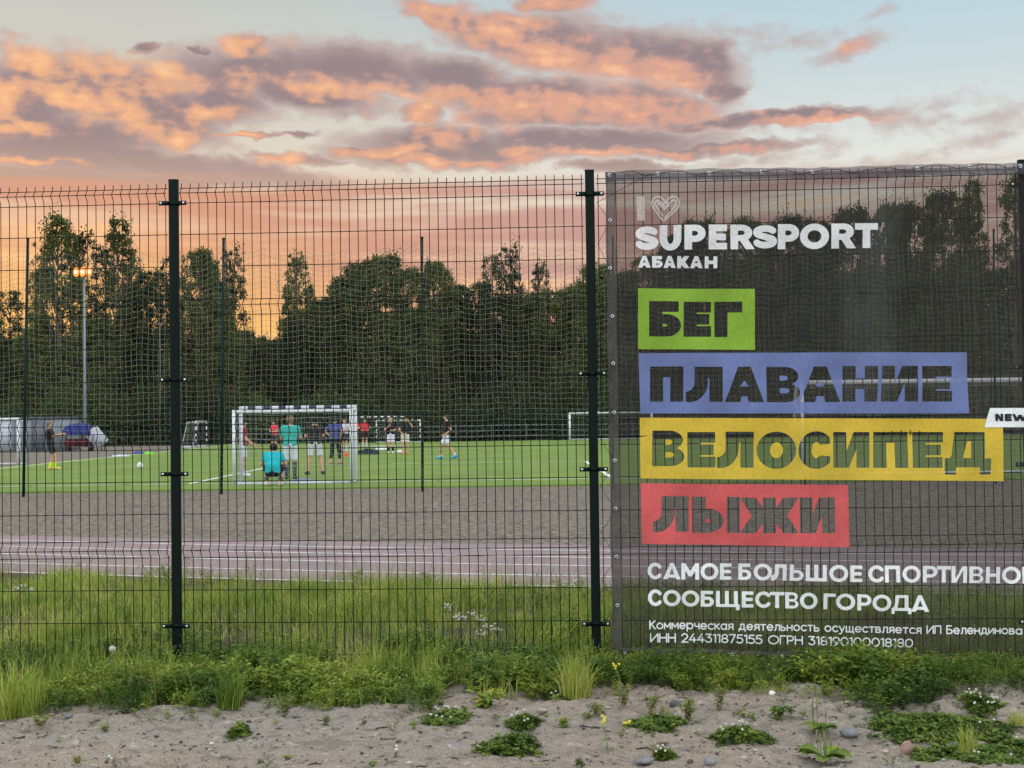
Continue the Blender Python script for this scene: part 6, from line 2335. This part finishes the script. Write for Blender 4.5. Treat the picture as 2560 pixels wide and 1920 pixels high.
rock(1628, 1873, 30, 11, (130, 108, 100), 'flat reddish stone on the dirt above the bluish one', 8)
rock(2125, 1839, 50, 22, (116, 118, 118), 'smooth blue-grey stone beside the twin plantains', 9)
rock(2266, 1884, 30, 38, (152, 124, 116), 'upright pink brick fragment below the big clover carpet', 10, 'brick_fragment', .25)
rock(2215, 1881, 18, 9, (176, 152, 140), 'small pink pebble beside the brick fragment', 11)
rock(2076, 1908, 26, 16, (186, 176, 164), 'pale stone under the plantain leaves', 12)
rock(1930, 1737, 18, 13, (206, 200, 192), 'white pebble at the foot of the dark weeds below the slogan', 13)
rock(2120, 1758, 26, 7, (176, 168, 158), 'flat pale stone at the edge of the dense weeds below the banner', 14)
rock(1518, 1772, 22, 9, (168, 160, 150), 'pale flat stone between the dry herb tufts', 15)
rock(1690, 1766, 34, 18, (82, 88, 88), 'dark rounded stone between the yellow-green herb tufts', 16)
rock(2385, 1872, 34, 18, (96, 104, 108), 'grey stone beside the low plantain', 17)
rock(2020, 1880, 24, 8, (164, 154, 142), 'low pale stone on the dirt behind the broad plantain', 18)
rock(1860, 1896, 26, 8, (158, 146, 134), 'low buff stone in open dirt near the round grey one', 19)
def chip(x, y, wpx, hpx, label, seed, rz, col=(58, 50, 46), name='twig'):
    p = gpt(x, y)
    q = px_m(p)
    L, r = wpx * q, hpx * q / 2
    g2 = np.random.default_rng(seed)
    t = np.linspace(-.5, .5, 6)
    mb = MB()
    mb.tube(np.stack([t * L, g2.normal(0, L * .02, 6), g2.normal(0, r * .2, 6)], -1), r * (.7 + .5 * g2.random(6)), 6)
    o = mb.obj(name, pmat('twig_%d' % col[0], lin(*col), rough=.9, var=.3, scale=30), None, True)
    o.location = (p[0], p[1], p[2] + r * .8)
    o.rotation_euler = (0, g2.normal(0, .05), rz)
    return tag(o, label, name)
chip(1224, 1811, 28, 6, 'dark bark chip lying between the two white-headed clover patches', 1, .2)
chip(1474, 1819, 54, 4, 'long dark twig on the dirt above the yellow flower', 2, -.5)
chip(1466, 1803, 40, 3, 'thin grey twig lying above the longer dark one', 3, .1, (108, 98, 88))
chip(970, 1849, 40, 4, 'reddish brown twig lying alone on the open dirt', 4, .1, (104, 74, 66))
chip(108, 1842, 34, 3, 'dark thin twig on the dirt toward the big grass tuft', 5, .1)
chip(150, 1905, 44, 4, 'greyish dry twig at the lower frame edge, on open dirt', 6, -.3, (96, 84, 72))
chip(52, 1846, 20, 5, 'short dark stick on the dirt below the grey-green herb', 7, .5)
chip(1605, 1872, 34, 4, 'dark root fragment beside the flat reddish stone', 8, .2)

# grit and pebbles
n = 7000
X = (g.random(n) * 2 - 1) * 3.1
Y = 5.7 + 2.2 * g.random(n)
m = Y < edge_y(X) + .05
X, Y = X[m], Y[m]
pr = []
for i in range(5):
    q = MB().ellipsoid((0, 0, .25), (1, .75, .55), 7, 4, .5, i)
    pr.append((np.concatenate(q.V), np.concatenate(q.F[4])))
S = .002 + .006 * g.random(len(X)) ** 3 + .012 * g.random(len(X)) ** 18
def grit_mat():
    m = bpy.data.materials.new('grit')
    m.use_nodes = True
    k = NT(m.node_tree)
    p = k.n['Principled BSDF']
    r = k.n.new('ShaderNodeNewGeometry').outputs['Random Per Island']
    c = k.ramp(r, [(0, lin(60, 54, 52)), (.35, lin(92, 82, 74)), (.6, lin(120, 110, 102)), (.85, lin(138, 128, 120)), (1, lin(176, 168, 158))])
    k.l.new(c, p.inputs['Base Color'])
    p.inputs['Roughness'].default_value = .9
    return m
tag(scatter(pr, put(X, Y), S, g).obj('pebbles', grit_mat()), kind='stuff')

# dry bits: broken stalks, bark crumbs and dead leaves on the dirt
n = 900
X = (g.random(n) * 2 - 1) * 3.1
Y = 5.7 + 2.4 * g.random(n)
m = Y < edge_y(X) + .12
X, Y = X[m], Y[m]
pr = []
for i in range(6):
    q = MB()
    t_ = np.linspace(-.5, .5, 4)
    q.tube(np.stack([t_, .12 * g.normal(size=4), .06 + .05 * g.random(4)], -1), [.05, .07, .06, .03], 5, False)
    pr.append((np.concatenate(q.V), np.concatenate(q.F[4])))
def litter_mat():
    m = bpy.data.materials.new('dry_litter')
    m.use_nodes = True
    k = NT(m.node_tree)
    p = k.n['Principled BSDF']
    r = k.n.new('ShaderNodeNewGeometry').outputs['Random Per Island']
    k.l.new(k.ramp(r, [(0, lin(46, 40, 36)), (.5, lin(84, 70, 58)), (.8, lin(124, 108, 86)), (1, lin(158, 144, 112))]), p.inputs['Base Color'])
    p.inputs['Roughness'].default_value = .9
    return m
tag(scatter(pr, put(X, Y), .012 + .05 * g.random(len(X)) ** 3, g).obj('dry_litter', litter_mat()), kind='stuff')
